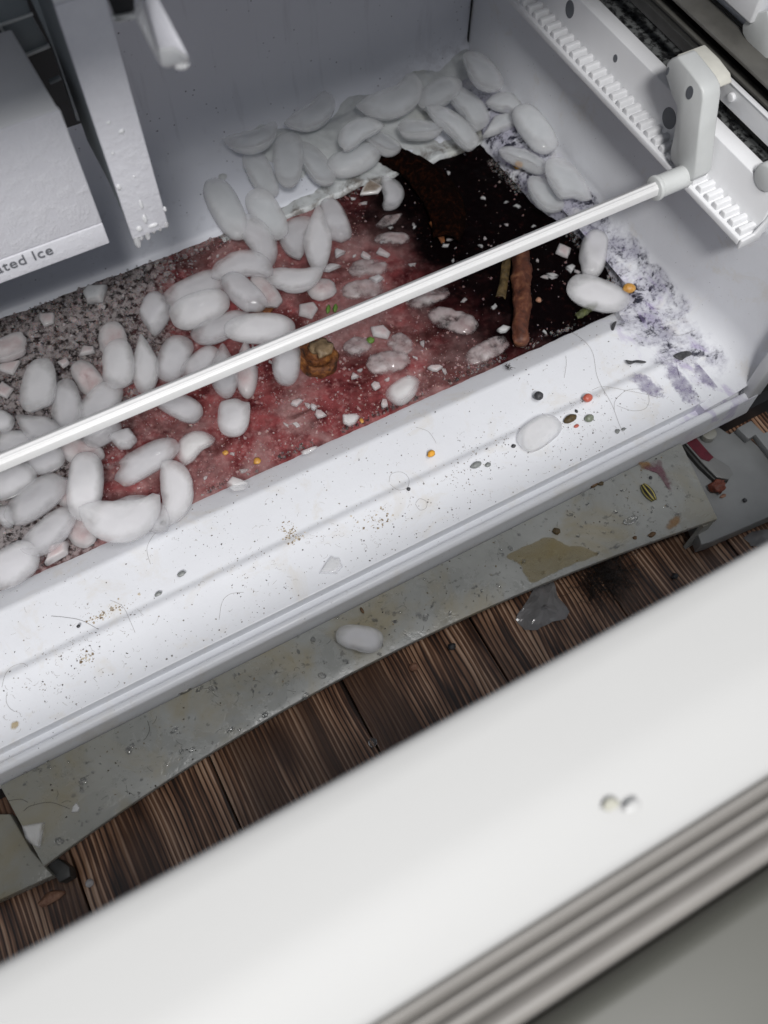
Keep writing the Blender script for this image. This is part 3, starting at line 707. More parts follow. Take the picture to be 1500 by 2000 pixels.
def pillow(name, loop, c, mat, rnd, flat=3.0, amp=.05, low=1.0, face=False):
    n = len(loop); rings = (1.0, .965, .90, .78, .6, .38, .15); sd = Vector((rnd.uniform(0, 50), rnd.uniform(0, 50), 0))
    v = []; f = []; nr = len(rings); sz = max(abs(p[0]) for p in loop); rims = []
    na = [rnd.uniform(0, 6.28) for _ in range(2)]; nd = [rnd.choice((0, 0, 0, 0, 0, .07, .13)) for _ in range(2)]
    def notch(x, y):
        t = math.atan2(y, x); k = 1.0
        for a_, d_ in zip(na, nd):
            w = (t - a_ + math.pi) % (2 * math.pi) - math.pi; k -= d_ * max(0, 1 - abs(w) / .38)
        return k
    loop = [(x * notch(x, y), y * notch(x, y)) for x, y in loop]
    for side in (1, -1):
        for r in rings:
            h = c * (1 - r ** flat) ** .5 * (side if side > 0 else -low)
            if face: h = {1.0: 0., .965: .0002, .90: .0005, .78: .0003, .6: .0001, .38: .0006, .15: .0010}[r] * (c / .011) if side > 0 else -1.45 * c * (1 - r ** 2.2) ** .55
            for (x, y) in loop:
                p = Vector((x * r, y * r, h)); w = noise.noise(p * (1.6 / sz) + sd) * amp * sz * (1.2 if not face else .7) + noise.noise(p * (5 / sz) + sd) * amp * sz * .4
                p.z += w * (1 - r ** 4); k = 1 + .6 * amp * noise.noise(Vector((x, y, 0)) * (3.5 / sz) + sd); p.x *= k; p.y *= k
                v.append(p); rims.append(r)
        rims.append(0.0); v.append(Vector((0, 0, (.0010 if face else c) if side > 0 else (-1.45 * c if face else -c * low))))
    blk = nr * n + 1
    for s in (0, 1):
        o_ = s * blk
        for i in range(nr - 1):
            for k in range(n): f.append((o_ + i * n + k, o_ + i * n + (k + 1) % n, o_ + (i + 1) * n + (k + 1) % n, o_ + (i + 1) * n + k))
        for k in range(n): f.append((o_ + (nr - 1) * n + k, o_ + (nr - 1) * n + (k + 1) % n, o_ + nr * n))
    me = bpy.data.meshes.new(name); me.from_pydata(v, [], f)
    ra = me.attributes.new('rim', 'FLOAT', 'POINT'); ra.data.foreach_set('value', rims)
    bm = bmesh.new(); bm.from_mesh(me); bmesh.ops.remove_doubles(bm, verts=bm.verts, dist=1e-6); bmesh.ops.recalc_face_normals(bm, faces=bm.faces)
    if face:
        lay = bm.verts.layers.float.get('rim')
        for e in bm.edges:
            if e.verts[0][lay] > .99 and e.verts[1][lay] > .99: e.smooth = False
    bm.to_mesh(me); bm.free()
    for p in me.polygons: p.use_smooth = True
    me.materials.append(mat); return me
MATS = {'w': M_ICEW, 'i': M_ICE, 'f': M_ICEF, 'p': M_ICEP, 's': M_ICES, 'b': M_ICEB, 'c': M_ICEC}
def surf(x, y):
    if y > .735: return frost_h(x, y) + .005
    if x > base_x(y) + .004 and y > .43: return -.016 if x < .585 else -.004
    if y > .428: return ZS + .001
    if y > .40: return -.018
    if y > .256: return 0.0
    return ZK
icount = [0]
def ice(u1, v1, u2, v2, w, kind, mat, lift, label, name='ice_piece', cat='ice piece', group='ice pieces lying in the freezer', th=None, tilt=1.0, sgn=1):
    icount[0] += 1; rnd = random.Random(icount[0] * 17 + 3)
    um, vm = (u1 + u2) / 2, (v1 + v2) / 2
    c0 = P(um, vm, -.015); half = th or (.0112 if kind != 's' else .0046)
    z = surf(c0.x, c0.y); face = kind == 'h' or (kind in 'opb' and half > .009 and rnd.random() < .72)
    zc = z + half * (1.25 if face else .86) + lift if kind != 's' else z + .0006 + lift
    A, B = P(u1, v1, zc), P(u2, v2, zc); cen = P(um, vm, zc)
    d = B - A; yaw = math.atan2(d.y, d.x); L = d.length
    px = (cen - Vector((0, 0, CAM_H))).length / F_PX
    b = w * px * .5 * 1.10; L *= 1.05
    loop = outline(kind, L / 2, b, sgn, rnd)
    fl = {'o': 4.2, 'p': 4.2, 'b': 5.0, 's': 2.4, 'h': 9.0, 'c': 8.0}[kind]
    me = pillow(name, loop, half, MATS[mat], rnd, fl, {'c': .06, 's': .13, 'b': .035}.get(kind, .022), 1.0, face)
    o = bpy.data.objects.new(name, me); COL.objects.link(o)
    tx, ty = rnd.uniform(-.16, .16) * tilt * (1.7 if face else 1), rnd.uniform(-.12, .12) * tilt * (1.2 if face else 1)
    o.matrix_world = Matrix.Translation(cen) @ Matrix.Rotation(yaw, 4, 'Z') @ Matrix.Rotation(tx, 4, 'X') @ Matrix.Rotation(ty, 4, 'Y')
    return tag(o, label, cat, group)
ROWS = [
 # back ledge
 (444, 284, 546, 256, 50, 'h', 'f', .004, 'leftmost half-moon ice piece of the row against the back wall', -1),
 (562, 250, 564, 368, 50, 'o', 'f', .008, 'upright oval ice piece second from left by the back wall, greenish tint', 1),
 (578, 252, 655, 190, 46, 'h', 'f', .010, 'half-moon ice piece frozen high on the back wall right of the upright oval', -1),
 (590, 272, 642, 360, 46, 'o', 'f', .000, 'slanting oval ice piece right of the upright greenish oval', 1),
 (488, 300, 532, 376, 46, 'o', 'f', -.002, 'frosted ice piece just left of the upright greenish oval', 1),
 (646, 336, 738, 290, 54, 'o', 'f', .002, 'large oval ice piece just left of the dark peel top', 1),
 (658, 276, 734, 232, 40, 'h', 'f', .008, 'small half-moon ice piece above the large oval beside the dark peel', 1),
 (718, 228, 830, 164, 56, 'h', 'f', .010, 'largest half-moon ice piece leaning on the back wall', -1),
 (822, 204, 894, 156, 48, 'o', 'f', .004, 'grey ice piece against the back wall near the right corner', 1),
 (886, 164, 954, 244, 46, 'h', 'f', .012, 'half-moon ice piece next below the corner piece', 1),
 (850, 208, 938, 278, 46, 'h', 'f', .012, 'long half-moon ice piece ending at the dark spill corner', 1),
 (866, 242, 780, 252, 44, 'b', 'f', .010, 'broken square-ended ice piece above the dark peel', 1),
 (720, 256, 778, 294, 42, 'o', 'f', .000, 'dim ice piece directly above the top end of the dark peel', 1),
 (922, 96, 964, 176, 52, 'o', 'f', .020, 'topmost ice piece, lodged in the back right corner', 1),
 (958, 184, 1024, 208, 34, 'h', 'f', .012, 'small thin ice piece just below the corner piece by the side wall', 1),
 (944, 272, 1006, 218, 54, 'c', 'f', .006, 'broken lumpy ice piece between the corner pile and dark spill', 1),
 (1012, 214, 1078, 288, 52, 'o', 'f', .012, 'oval ice piece leaning on the right side wall, third down', 1),
 (982, 288, 1074, 320, 36, 'h', 'f', .010, 'flat half-moon ice piece above the orange seed on the side ledge', 1),
 (1082, 304, 1130, 390, 62, 'b', 'f', .010, 'broad blunt ice piece leaning on the right side wall above the bar', -1),
 (1044, 340, 1086, 412, 48, 'o', 'f', .004, 'mould-specked oval ice piece on the side ledge below the orange seed', 1),
 (1167, 454, 1153, 536, 47, 'o', 'w', .004, 'upright smooth ice oval under the bar at the right wall', 1),
 (1112, 550, 1224, 596, 60, 'o', 'w', .006, 'big smooth ice oval beside the yellow kernel at the right', 1),
 # middle left heap
 (414, 358, 470, 458, 54, 'o', 'f', .006, 'frosty oval at the far left of the back ledge heap', 1),
 (494, 374, 548, 460, 52, 'o', 'f', .004, 'frosty oval second from left at the tub back edge', 1),
 (478, 418, 536, 512, 48, 'h', 'i', .010, 'slanting half-moon ice piece crossing the tub back edge', 1),
 (560, 500, 590, 414, 48, 'h', 'i', .006, 'ice half-moon directly left of the bright standing oval', 1),
 (622, 408, 620, 524, 50, 'p', 'w', .016, 'bright upright ice oval with pale core near the picture centre top', 1),
 (638, 388, 666, 468, 46, 'b', 'i', .006, 'blunt ice piece directly right of the bright standing oval', 1),
 (414, 514, 532, 512, 50, 'h', 'i', .018, 'wide half-moon ice piece with its arc up above the broken slabs', 1),
 (328, 598, 436, 532, 58, 'o', 'i', .006, 'darker oval tucked behind the big pale oval at left', 1),
 (438, 540, 508, 600, 48, 'b', 'i', .014, 'broken ice slab below the wide half-moon', 1),
 (495, 536, 538, 594, 34, 'b', 'p', .006, 'narrow pinkish broken ice slab between two larger pieces', 1),
 (518, 546, 630, 544, 48, 'h', 'w', .012, 'boat-shaped half-moon ice piece with its arc down above the bar', -1),
 (336, 622, 444, 582, 64, 'o', 'w', .014, 'big pale oval at left centre with pink lower edge', 1),
 (302, 654, 303, 570, 54, 'p', 'i', .010, 'upright egg-shaped ice piece left of the big pale oval', 1),
 (380, 664, 486, 606, 50, 'o', 'i', .012, 'slanting oval below the big pale oval at left centre', 1),
 (440, 640, 574, 644, 58, 'o', 'w', .016, 'long level ice oval whose right end meets the bar', 1),
 (232, 754, 228, 664, 56, 'o', 'w', .012, 'upright ice oval stacked on a greyer piece left of centre', 1),
 (212, 630, 226, 690, 48, 'o', 'p', .004, 'greyish ice piece behind the stacked upright oval', 1),
 (278, 656, 284, 764, 48, 'p', 'w', .012, 'slim pointed ice piece standing between two upright ovals', 1),
 (358, 654, 322, 744, 54, 'o', 'i', .012, 'mottled ice oval just right of the slim pointed piece', 1),
 (364, 738, 420, 678, 46, 'o', 'i', .010, 'ice oval touching the upper edge of the bar, right of the mottled one', 1),
 (433, 666, 442, 778, 50, 'p', 'i', .014, 'pointed ice piece passing under the bar, left of two', 1),
 (482, 672, 480, 772, 42, 'p', 'p', .006, 'pinkish pointed ice piece passing under the bar, right of two', 1),
 (564, 655, 556, 752, 50, 'o', 'i', .012, 'ice oval poking out below the bar beside the orange rind', 1),
 # lower left heap
 (77, 696, 72, 804, 58, 'o', 'w', .014, 'upright waisted ice oval near the left edge above the bar', 1),
 (122, 742, 134, 846, 54, 'o', 'i', .010, 'upright ice oval right of the waisted one above the bar', 1),
 (163, 842, 224, 746, 62, 'o', 'i', .010, 'large slanting oval with its lower end under the bar', 1),
 (28, 808, 122, 862, 50, 'p', 'i', .014, 'pointed oval lying against the bar near the left edge', 1),
 (-14, 872, 74, 864, 52, 'o', 'i', .006, 'ice piece cut by the left edge just above the bar', 1),
 (50, 908, 122, 884, 52, 'o', 'i', .004, 'ice piece mostly hidden beneath the bar at far left', 1),
 (-24, 962, 66, 918, 54, 'o', 'i', .006, 'ice oval cut by the left edge just below the bar', 1),
 (20, 1020, 118, 928, 62, 'o', 'i', .014, 'large slanting smooth oval below the bar at left', 1),
 (172, 886, 160, 1012, 60, 'o', 'w', .016, 'tall upright smooth oval below the bar at left', 1),
 (54, 1082, 136, 990, 62, 'o', 'i', .016, 'slanting oval with a ragged right edge at lower left', 1),
 (-26, 1132, 72, 1074, 70, 'o', 'i', .016, 'lowest ice oval, cut by the left edge above the ledge', 1),
 (164, 1034, 314, 1002, 80, 'h', 'w', .026, 'large half-moon ice piece lapping the front ledge at left', -1),
 (188, 1000, 332, 1000, 74, 'h', 'i', .012, 'half-moon ice piece behind the one lapping the front ledge', 1),
 (348, 898, 344, 1018, 58, 'h', 'w', .014, 'upright half-moon with straight left side at the front ledge', 1),
 (348, 860, 230, 932, 54, 'b', 'i', .010, 'torn slanting ice piece left of the upright half-moon', 1),
 (344, 892, 404, 843, 42, 'h', 'c', .002, 'clear watery ice piece behind the torn slanting piece', 1),
 (212, 852, 274, 860, 58, 'c', 'i', .010, 'stubby broken ice piece just below the bar', 1),
 (164, 862, 232, 822, 48, 'o', 'i', .004, 'ice piece left of the stubby broken one, half under the bar', 1),
 (304, 770, 392, 814, 46, 'o', 'i', .008, 'ice oval sticking out below the middle of the left bar half', 1),
 (454, 852, 458, 780, 58, 'b', 'w', .014, 'blunt lone ice stub standing on the red spill', 1),
 (84, 1102, 144, 1058, 42, 'c', 'p', .010, 'ragged grey ice fragment touching the front ledge at lower left', 1),
 (-12, 836, 16, 806, 44, 'o', 'i', .010, 'rounded ice end at the very left edge', 1),
 (-14, 772, 24, 758, 38, 'c', 'p', .006, 'ragged ice lump at the left edge above the rounded end', 1),
 (150, 708, 192, 768, 42, 's', 'p', .004, 'dull pinkish ice piece sunk between two upright ovals', 1),
 (-24, 692, 48, 662, 50, 'b', 'p', .004, 'grey blocky ice piece at the left edge by the back wall', 1),
 (-2, 732, 44, 702, 44, 'c', 'p', .004, 'broken grey ice lump left of the waisted oval', 1),
 (74, 628, 114, 620, 36, 'c', 'p', .002, 'small grey ice lump on the slush near the back wall at left', 1),
 (152, 588, 216, 560, 44, 'c', 'f', .000, 'frosty ice lump under the strip against the back edge', 1),
 (106, 712, 144, 706, 30, 'c', 'p', .006, 'small pointed ice splinter right of the waisted oval', 1),
 (152, 696, 192, 674, 28, 'c', 'p', .006, 'small shell-like ice splinter left of the stacked oval', 1),
 (-6, 1012, 22, 1000, 40, 'o', 'i', .004, 'ice piece at the left edge left of the large slanting oval', 1),
 (118, 868, 200, 900, 46, 's', 'p', .004, 'dull ice piece sunk behind the tall upright oval', 1),
 (120, 1010, 182, 1060, 48, 's', 'p', .004, 'dull brownish ice sunk beside the large half-moon', 1),
 (100, 940, 150, 980, 46, 's', 'p', .002, 'dull ice sunk left of the tall upright oval', 1),
 # pieces sunk in the red spill
 (682, 526, 758, 524, 44, 's', 's', .0015, 'pink sunken ice oval just above the bar, upper of two', 1),
 (668, 570, 748, 562, 40, 's', 's', .001, 'pink sunken ice oval touching the upper side of the bar', 1),
 (800, 600, 876, 564, 40, 's', 's', .0022, 'sunken ice oval just below the bar at the centre right', 1),
 (836, 610, 930, 642, 46, 's', 's', .0025, 'sunken pale ice oval left of the bark stick', 1),
 (912, 704, 990, 666, 40, 's', 's', .002, 'sunken ice oval at the foot of the bark stick', 1),
 (678, 694, 718, 662, 46, 's', 's', .0015, 'faint sunken ice patch right of the orange rind', 1),
 (716, 718, 800, 698, 46, 's', 's', .0025, 'frosty sunken ice oval below the green bit', 1),
 (764, 656, 800, 690, 40, 's', 's', .001, 'faint sunken ice patch right of the green bit', 1),
 (722, 644, 768, 650, 36, 'c', 'p', .004, 'flat pinkish ice flake above the green bit', 1),
 (762, 780, 812, 738, 46, 'o', 'c', .004, 'clear rounded ice nugget at the front edge of the spill', 1),
 (660, 826, 702, 816, 34, 'c', 'c', .004, 'square clear ice flake at the front edge of the spill', 1),
 (768, 342, 770, 408, 36, 'h', 'i', .004, 'half-moon ice fragment in the crook of the dark peel', 1),
 (806, 302, 848, 350, 36, 'c', 'p', .004, 'grey ice fragment on the right side of the dark peel', 1),
 (698, 374, 750, 362, 46, 'c', 'b', .004, 'brownish ice lump left of the dark peel', 1),
 (602, 572, 654, 558, 46, 's', 'p', .003, 'pinkish ice lump right of the boat-shaped piece', 1),
 (580, 596, 626, 610, 42, 'c', 'p', .006, 'grey-pink broken ice lump just above the bar', 1),
 (732, 466, 800, 468, 28, 's', 's', .003, 'dark pink sunken ice below the peel', 1),
 (732, 446, 784, 420, 40, 'c', 's', .001, 'rosy ice lump left of the lower end of the peel', 1),
 (650, 494, 676, 496, 26, 'c', 'i', .006, 'small white chip right of the bright standing oval', 1),
 (728, 492, 768, 494, 24, 'c', 'p', .004, 'square pink-white chip in the middle of the spill', 1),
 (698, 498, 728, 502, 18, 'c', 'p', .003, 'flat pinkish chip left of the square pink-white chip', 1),
 (620, 528, 664, 520, 22, 'c', 'i', .004, 'flat white chip below the bright standing oval', 1),
 (720, 540, 752, 548, 22, 'c', 'i', .005, 'long white chip resting on a pink sunken oval', 1),
 (1090, 472, 1106, 506, 34, 'c', 'p', .002, 'pinkish clear plate at the right edge of the dark spill', 1),
 (1104, 528, 1130, 522, 24, 'c', 'c', .003, 'clear chip left of the upright oval at the right wall', 1),
 (1066, 538, 1098, 542, 12, 'c', 'c', .003, 'thin splinter right of the bark stick', 1),
 (968, 648, 998, 640, 22, 'c', 'c', .004, 'white chip touching the bark stick on its left', 1),
 (826, 722, 872, 716, 18, 'c', 'p', .003, 'flat pink flake near the front edge left of the bark stick', 1),
 (682, 734, 700, 738, 22, 'c', 'p', .003, 'pointed pink chip right of the orange rind', 1),
 (722, 752, 742, 756, 20, 'c', 'p', .003, 'twin pink chip below the frosty sunken oval', 1),
 (744, 790, 758, 786, 22, 'c', 'p', .003, 'almond-shaped chip left of the clear nugget', 1),
 (562, 790, 596, 784, 16, 'c', 'p', .003, 'pale flake in the red below the rind', 1),
 (604, 798, 622, 792, 16, 'c', 'i', .003, 'small white cube-like chip below the rind', 1),
 (616, 816, 632, 802, 34, 'c', 'p', .003, 'rose-tinted splinter near the front edge of the spill', 1),
 (1018, 872, 1088, 818, 54, 'o', 'w', -.006, 'flat melting ice piece on the white front ledge', 1),
 (627, 1122, 672, 1086, 40, 'c', 'c', -.004, 'clear angular ice chip on the white front ledge', 1),
 (434, 950, 492, 944, 28, 'c', 'c', .010, 'clear flake lying over the spill\'s front edge', 1),
 (584, 892, 626, 868, 16, 'c', 'c', .010, 'thin clear flake on the inner slope of the ledge', 1),
 (658, 1236, 746, 1256, 48, 'o', 'w', -.002, 'lone glossy ice piece on the grey kick panel', 1),
 (52, 1604, 82, 1652, 40, 'c', 'c', -.006, 'clear triangular ice chip on the left end of the kick panel', 1),
 (144, 1566, 152, 1592, 16, 'c', 'c', -.006, 'small clear chip near the triangular one on the kick panel', 1),
]
for r in ROWS:
    u1, v1, u2, v2, w, k, mt, li, lab, sg = r
    small = max(abs(u1 - u2), abs(v1 - v2)) < 56
    th = None
    if k == 'c': th = .0028 if small else .006
    if lab.startswith(('flat melting', 'clear angular', 'clear triangular')): th = .0035; li = 0
    if lab.startswith(('small clear chip', 'thin clear')): th = .0015; li = .001
    if lab.startswith('lone glossy'): th = .010; li = .001
    nm = 'ice_chip' if k == 'c' and small else 'ice_piece'
    ice(u1, v1, u2, v2, w, k, mt, li, lab, nm, nm.replace('_', ' '), None, th, .5 if th and th < .005 else 1.0, sg)
# chips nobody could tell apart on the dark part of the spill
rr = random.Random(5)
chip_me = []
for k in range(10):
    a = rr.uniform(.0035, .0065); b = a * rr.uniform(.4, .8)
    chip_me.append(pillow('ice_chip', outline('c', a, b, 1, rr), .0011, M_ICEP if k % 2 else M_ICEC, rr, 5, .08))
lo_n = 0
while lo_n < 85:
    x = rr.uniform(.02, .55); y = rr.uniform(.44, .735)
    dens = .9 if (x + (y - .48) * .22) > .38 else .5
    if rr.random() > dens: continue
    if x > base_x(y) - .01: continue
    o = bpy.data.objects.new('ice_chip', chip_me[rr.randrange(10)]); COL.objects.link(o)
    o.matrix_world = Matrix.Translation((x, y, spill_z(x, y) + .0012)) @ Matrix.Rotation(rr.uniform(0, 6.3), 4, 'Z') @ Matrix.Rotation(rr.uniform(-.3, .3), 4, 'X')
    tag(o, 'tiny ice chip scattered loosely on the frozen dark red spill', 'ice chip', 'tiny ice chips on the red spill'); lo_n += 1
# crumbs of crushed ice: nobody could count them
def scatter(name, n, place, size, mat, label, cat, flat=.6, tall=1.0, cols=None):
    rg = random.Random(len(name) * 7 + n); v = []; f = []; cs_ = []
    got = 0; tries = 0
    while got < n and tries < n * 30:
        tries += 1
        r = place(rg)
        if r is None: continue
        x, y, z, tint = r; s = size(rg) ; b = len(v); yaw = rg.uniform(0, 6.28); el = rg.uniform(.5, 1.0)
        ca, sa = math.cos(yaw), math.sin(yaw)
        base = []
        for k in range(5):
            t = 2 * math.pi * (k + rg.uniform(-.3, .3)) / 5; rx, ry = math.cos(t) * s * rg.uniform(.7, 1.1), math.sin(t) * s * el * rg.uniform(.7, 1.1)
            base.append((x + rx * ca - ry * sa, y + rx * sa + ry * ca))
        for (a, c) in base: v.append((a, c, z - s * .25 * tall))
        for (a, c) in base: v.append((x + (a - x) * .6 + rg.uniform(-.2, .2) * s, y + (c - y) * .6 + rg.uniform(-.2, .2) * s, z + s * flat * tall * rg.uniform(.6, 1.1)))
        f.append(tuple(b + 5 + k for k in range(5)))
        for k in range(5): f.append((b + k, b + (k + 1) % 5, b + 5 + (k + 1) % 5, b + 5 + k))
        cs_ += [tint] * 10; got += 1
    me = bpy.data.meshes.new(name); me.from_pydata(v, [], f); me.update()
    at = me.color_attributes.new('tint', 'FLOAT_COLOR', 'POINT')
    for i, c in enumerate(cs_): at.data[i].color = (*c, 1)
    me.materials.append(mat); o = bpy.data.objects.new(name, me); COL.objects.link(o)
    return tag(o, label, cat, None, 'stuff')
def lerp(a, b, t): return tuple(p + (q_ - p) * t for p, q_ in zip(a, b))
def crumb_place(rg):
    x = rg.uniform(-.22, .57); y = rg.uniform(.436, .742)
    if x > base_x(y) - .004: return None
    nz = noise.noise(Vector((x, y, 0)) * 22) * .5 + .5
    dark = x + (y - .48) * .22 + (noise.noise(Vector((x, y, 3)) * 9)) * .08
    slush = (y - .44) * .9 - x
    d = .20 + .8 * nz ** 2
    if dark > .40: d *= .10
    elif slush > .09: d *= 1.0
    else: d *= .75
    if y < .47 or y > .72: d = min(1, d * 1.5)
    if rg.random() > d: return None
    if slush > .09: tint = lerp((.24, .20, .20), (.68, .63, .63), rg.random())
    elif dark > .40: tint = lerp((.3, .16, .16), (.6, .5, .5), rg.random())
    else: tint = lerp((.42, .19, .19), (.68, .52, .51), rg.random())
    return x, y, spill_z(x, y), tint
scatter('ice_crumbs', 9000, crumb_place, lambda g: .0006 + .0022 * g.random() ** 4, M_GRAN, 'fine pinkish ice crumbs strewn over the frozen spill', 'ice crumbs')
def slush_place(rg):
    x = rg.uniform(-.22, .30); y = rg.uniform(.50, .742)
    if (y - .44) * .9 - x + .05 * noise.noise(Vector((x, y, 9)) * 12) < .09: return None
    return x, y, spill_z(x, y) + .0005, lerp((.16, .12, .12), (.55, .48, .48), rg.random() ** 1.3)
scatter('crushed_ice', 2600, slush_place, lambda g: .0010 + .0048 * g.random() ** 3, M_GRAN, 'coarse grey crushed ice along the back of the spill', 'crushed ice')
def rim_place(rg):
    k = rg.random()
    if k < .40:
        y = rg.uniform(.44, .74); x = base_x(y) + rg.gauss(-.003, .004); z = ZS + .001 + max(0, (x - base_x(y)) * .9)
    elif k < .68: x = rg.uniform(-.2, .55); y = .738 + rg.gauss(-.004, .005); z = ZS + .001
    else: x = rg.uniform(-.2, .54); y = .4335 + abs(rg.gauss(0, .004)); z = ZS + .0012
    if noise.noise(Vector((x, y, 5)) * 30) < -.1: return None
    return x, y, z, lerp((.02, .015, .014), (.40, .36, .36), rg.random() ** 1.6)
scatter('dirty_crumbs', 2300, rim_place, lambda g: .0006 + .0022 * g.random() ** 3, M_GRAN, 'dirty crumbs gathered along the edges of the frozen spill', 'dirt')
# dirt flecks on the ledge, panel and walls
def ledge_z(y):
    if y < .2768: return -.0130
    if y < .334: return 0.0
    if y < .342: return -.0045 * (y - .334) / .008
    if y < .401: return -.0045 - .0045 * (y - .342) / .059
    return -.009 - .019 * (y - .401) / .029
def fleck_place(rg):
    x = rg.uniform(-.23, .575); y = rg.uniform(.2785, .425)
    d = .16 + .84 * max(0, noise.noise(Vector((x * 1.0, y, 0)) * 14) + .15)
    if y > .345: d *= .22
    if rg.random() > d: return None
    return x, y, ledge_z(y) + .0002, lerp((.05, .045, .045), (.34, .31, .28), rg.random() ** 1.3)
scatter('dirt_flecks', 1500, fleck_place, lambda g: .00035 + .0009 * g.random() ** 3, M_FLECK, 'fine dark dirt flecks strewn along the white front ledge', 'dirt', .25)
def kickpt(rg):
    x = rg.uniform(-.215, .495); y = rg.uniform(.176, .256)
    yf = .173 + .027 * (1 - ((x - .135) / .345) ** 2)
    if y < yf + .004 or x < -.205 + (.256 - y) * .15 or x > .49 - (y - .256) * -.25: return None
    return x, y
def kf_place(rg):
    r = kickpt(rg)
    if not r: return None
    return r[0], r[1], ZK + .0002, lerp((.03, .025, .02), (.25, .2, .13), rg.random() ** 2)
scatter('panel_dirt', 330, kf_place, lambda g: .0003 + .0011 * g.random() ** 3, M_FLECK, 'brown dirt specks on the grey kick panel', 'dirt', .4)
# water drops on the kick panel
rg = random.Random(11); v = []; f = []
for k in range(330):
    r = kickpt(rg)
    if not r: continue
    s = .0006 + .0026 * rg.random() ** 3; b = len(v); ex = rg.uniform(.7, 1.5); n = 10; sh = rg.random() * 6
    for i, (rr_, h) in enumerate(((1, 0), (.85, .22), (.5, .38))):
        for j in range(n):
            a = 2 * math.pi * j / n; w = 1 + .25 * math.sin(2 * a + sh)
            v.append((r[0] + math.cos(a) * s * rr_ * ex * w, r[1] + math.sin(a) * s * rr_ * w, ZK + .0001 + h * s))
    v.append((r[0], r[1], ZK + .0001 + .42 * s))
    for i in range(2):
        for j in range(n): f.append((b + i * n + j, b + i * n + (j + 1) % n, b + (i + 1) * n + (j + 1) % n, b + (i + 1) * n + j))
    for j in range(n): f.append((b + 2 * n + j, b + 2 * n + (j + 1) % n, b + 3 * n))
tag(mesh_obj('water_drops', v, f, M_WATER, None, True), 'water drops beaded over the grey kick panel', 'water drops', None, 'stuff')
# puddles
def puddle(name, pts, z, h, mat, label, cat, jit=.0):
    loop = [P(a, c, z) for a, c in pts]; n = len(loop); fine = []
    for i in range(n):
        p0, p1, p2, p3 = loop[i - 1], loop[i], loop[(i + 1) % n], loop[(i + 2) % n]
        for k in range(5):
            t = k / 5
            fine.append(.5 * ((2 * p1) + (p2 - p0) * t + (2 * p0 - 5 * p1 + 4 * p2 - p3) * t * t + (3 * p1 - p0 - 3 * p2 + p3) * t ** 3))
    cen = sum(fine, Vector()) / len(fine); m_ = len(fine); v = []; f = []
    for r, hh in ((1, 0.0), (.985, .5), (.94, .9), (.5, 1.0)):
        for p in fine: v.append((cen.x + (p.x - cen.x) * r, cen.y + (p.y - cen.y) * r, z + .0003 + h * hh))
    v.append((cen.x, cen.y, z + .0003 + h)); rims = [1.0] * m_ + [.985] * m_ + [.94] * m_ + [.5] * m_ + [0.0]
    for i in range(3):
        for k in range(m_): f.append((i * m_ + k, i * m_ + (k + 1) % m_, (i + 1) * m_ + (k + 1) % m_, (i + 1) * m_ + k))
    for k in range(m_): f.append((3 * m_ + k, 3 * m_ + (k + 1) % m_, 4 * m_))
    o = mesh_obj(name, v, f, mat, None, True, origin=(cen.x, cen.y, z))
    if len(o.data.vertices) == len(rims):
        o.data.attributes.new('rim', 'FLOAT', 'POINT').data.foreach_set('value', rims)
    return tag(o, label, cat)
puddle('juice_puddle', [(986, 1086), (1010, 1073), (1036, 1062), (1060, 1050), (1085, 1052), (1108, 1064), (1145, 1068), (1168, 1080), (1164, 1088), (1120, 1104), (1070, 1126), (1036, 1141), (1022, 1124), (1010, 1102)], ZK, .0007, M_JUICE, 'yellow juice puddle at the front edge of the kick panel', 'puddle')
puddle('juice_puddle', [(1310, 1010), (1326, 1004), (1332, 1018), (1324, 1030), (1304, 1036), (1298, 1028)], ZK, .0006, M_AMBER, 'small amber drip near the right corner of the kick panel', 'puddle')
puddle('purple_streak', [(1268, 902), (1290, 898), (1298, 918), (1310, 936), (1316, 962), (1306, 958), (1292, 938), (1278, 922), (1250, 912)], ZK, .0005, M_PURP, 'purple juice streak running down the right end of the kick panel', 'stain')
puddle('amber_stain', [(1240, 902), (1262, 900), (1276, 908), (1270, 920), (1250, 916)], ZK, .0004, M_AMBER, 'orange dried patch left of the purple streak', 'stain')
puddle('yellow_spot', [(20, 1414), (28, 1407), (38, 1409), (38, 1420), (30, 1427), (20, 1425)], .0, .0004, film('pale_yellow', (.50, .38, .17), .6, .5, .4, 150), 'pale yellow spot on the ledge at the left edge', 'stain')
M_VIO = film('violet_stain', (.22, .19, .31), .62, 1.0, .5, 170)
puddle('violet_streak', [(1296, 704), (1318, 696), (1320, 716), (1334, 730), (1350, 744), (1362, 768), (1374, 786), (1340, 796), (1322, 770), (1304, 750), (1294, 730)], .0, .0003, M_VIO, 'violet streak running down the right end of the ledge', 'stain')
puddle('violet_streak', [(1350, 704), (1374, 708), (1396, 728), (1418, 752), (1400, 766), (1370, 748), (1352, 726)], .0, .0003, M_VIO, 'thin violet streak nearest the right front corner of the ledge', 'stain')
puddle('violet_streak', [(1226, 728), (1252, 728), (1280, 744), (1304, 766), (1286, 782), (1254, 766), (1230, 746)], .0, .0003, M_VIO, 'pale violet streak left of the longer violet streak', 'stain')
puddle('black_scrap', [(1221, 704), (1232, 706), (1246, 704), (1262, 707), (1256, 710), (1240, 709), (1230, 712)], -.0005, .0008, M_PEPPER, 'flat black scrap on the ledge below the big smooth oval', 'scrap')
puddle('black_scrap', [(1196, 632), (1204, 628), (1202, 636), (1198, 646), (1194, 644)], -.010, .0008, M_PEPPER, 'small black scrap on the slope below the yellow kernel', 'scrap')
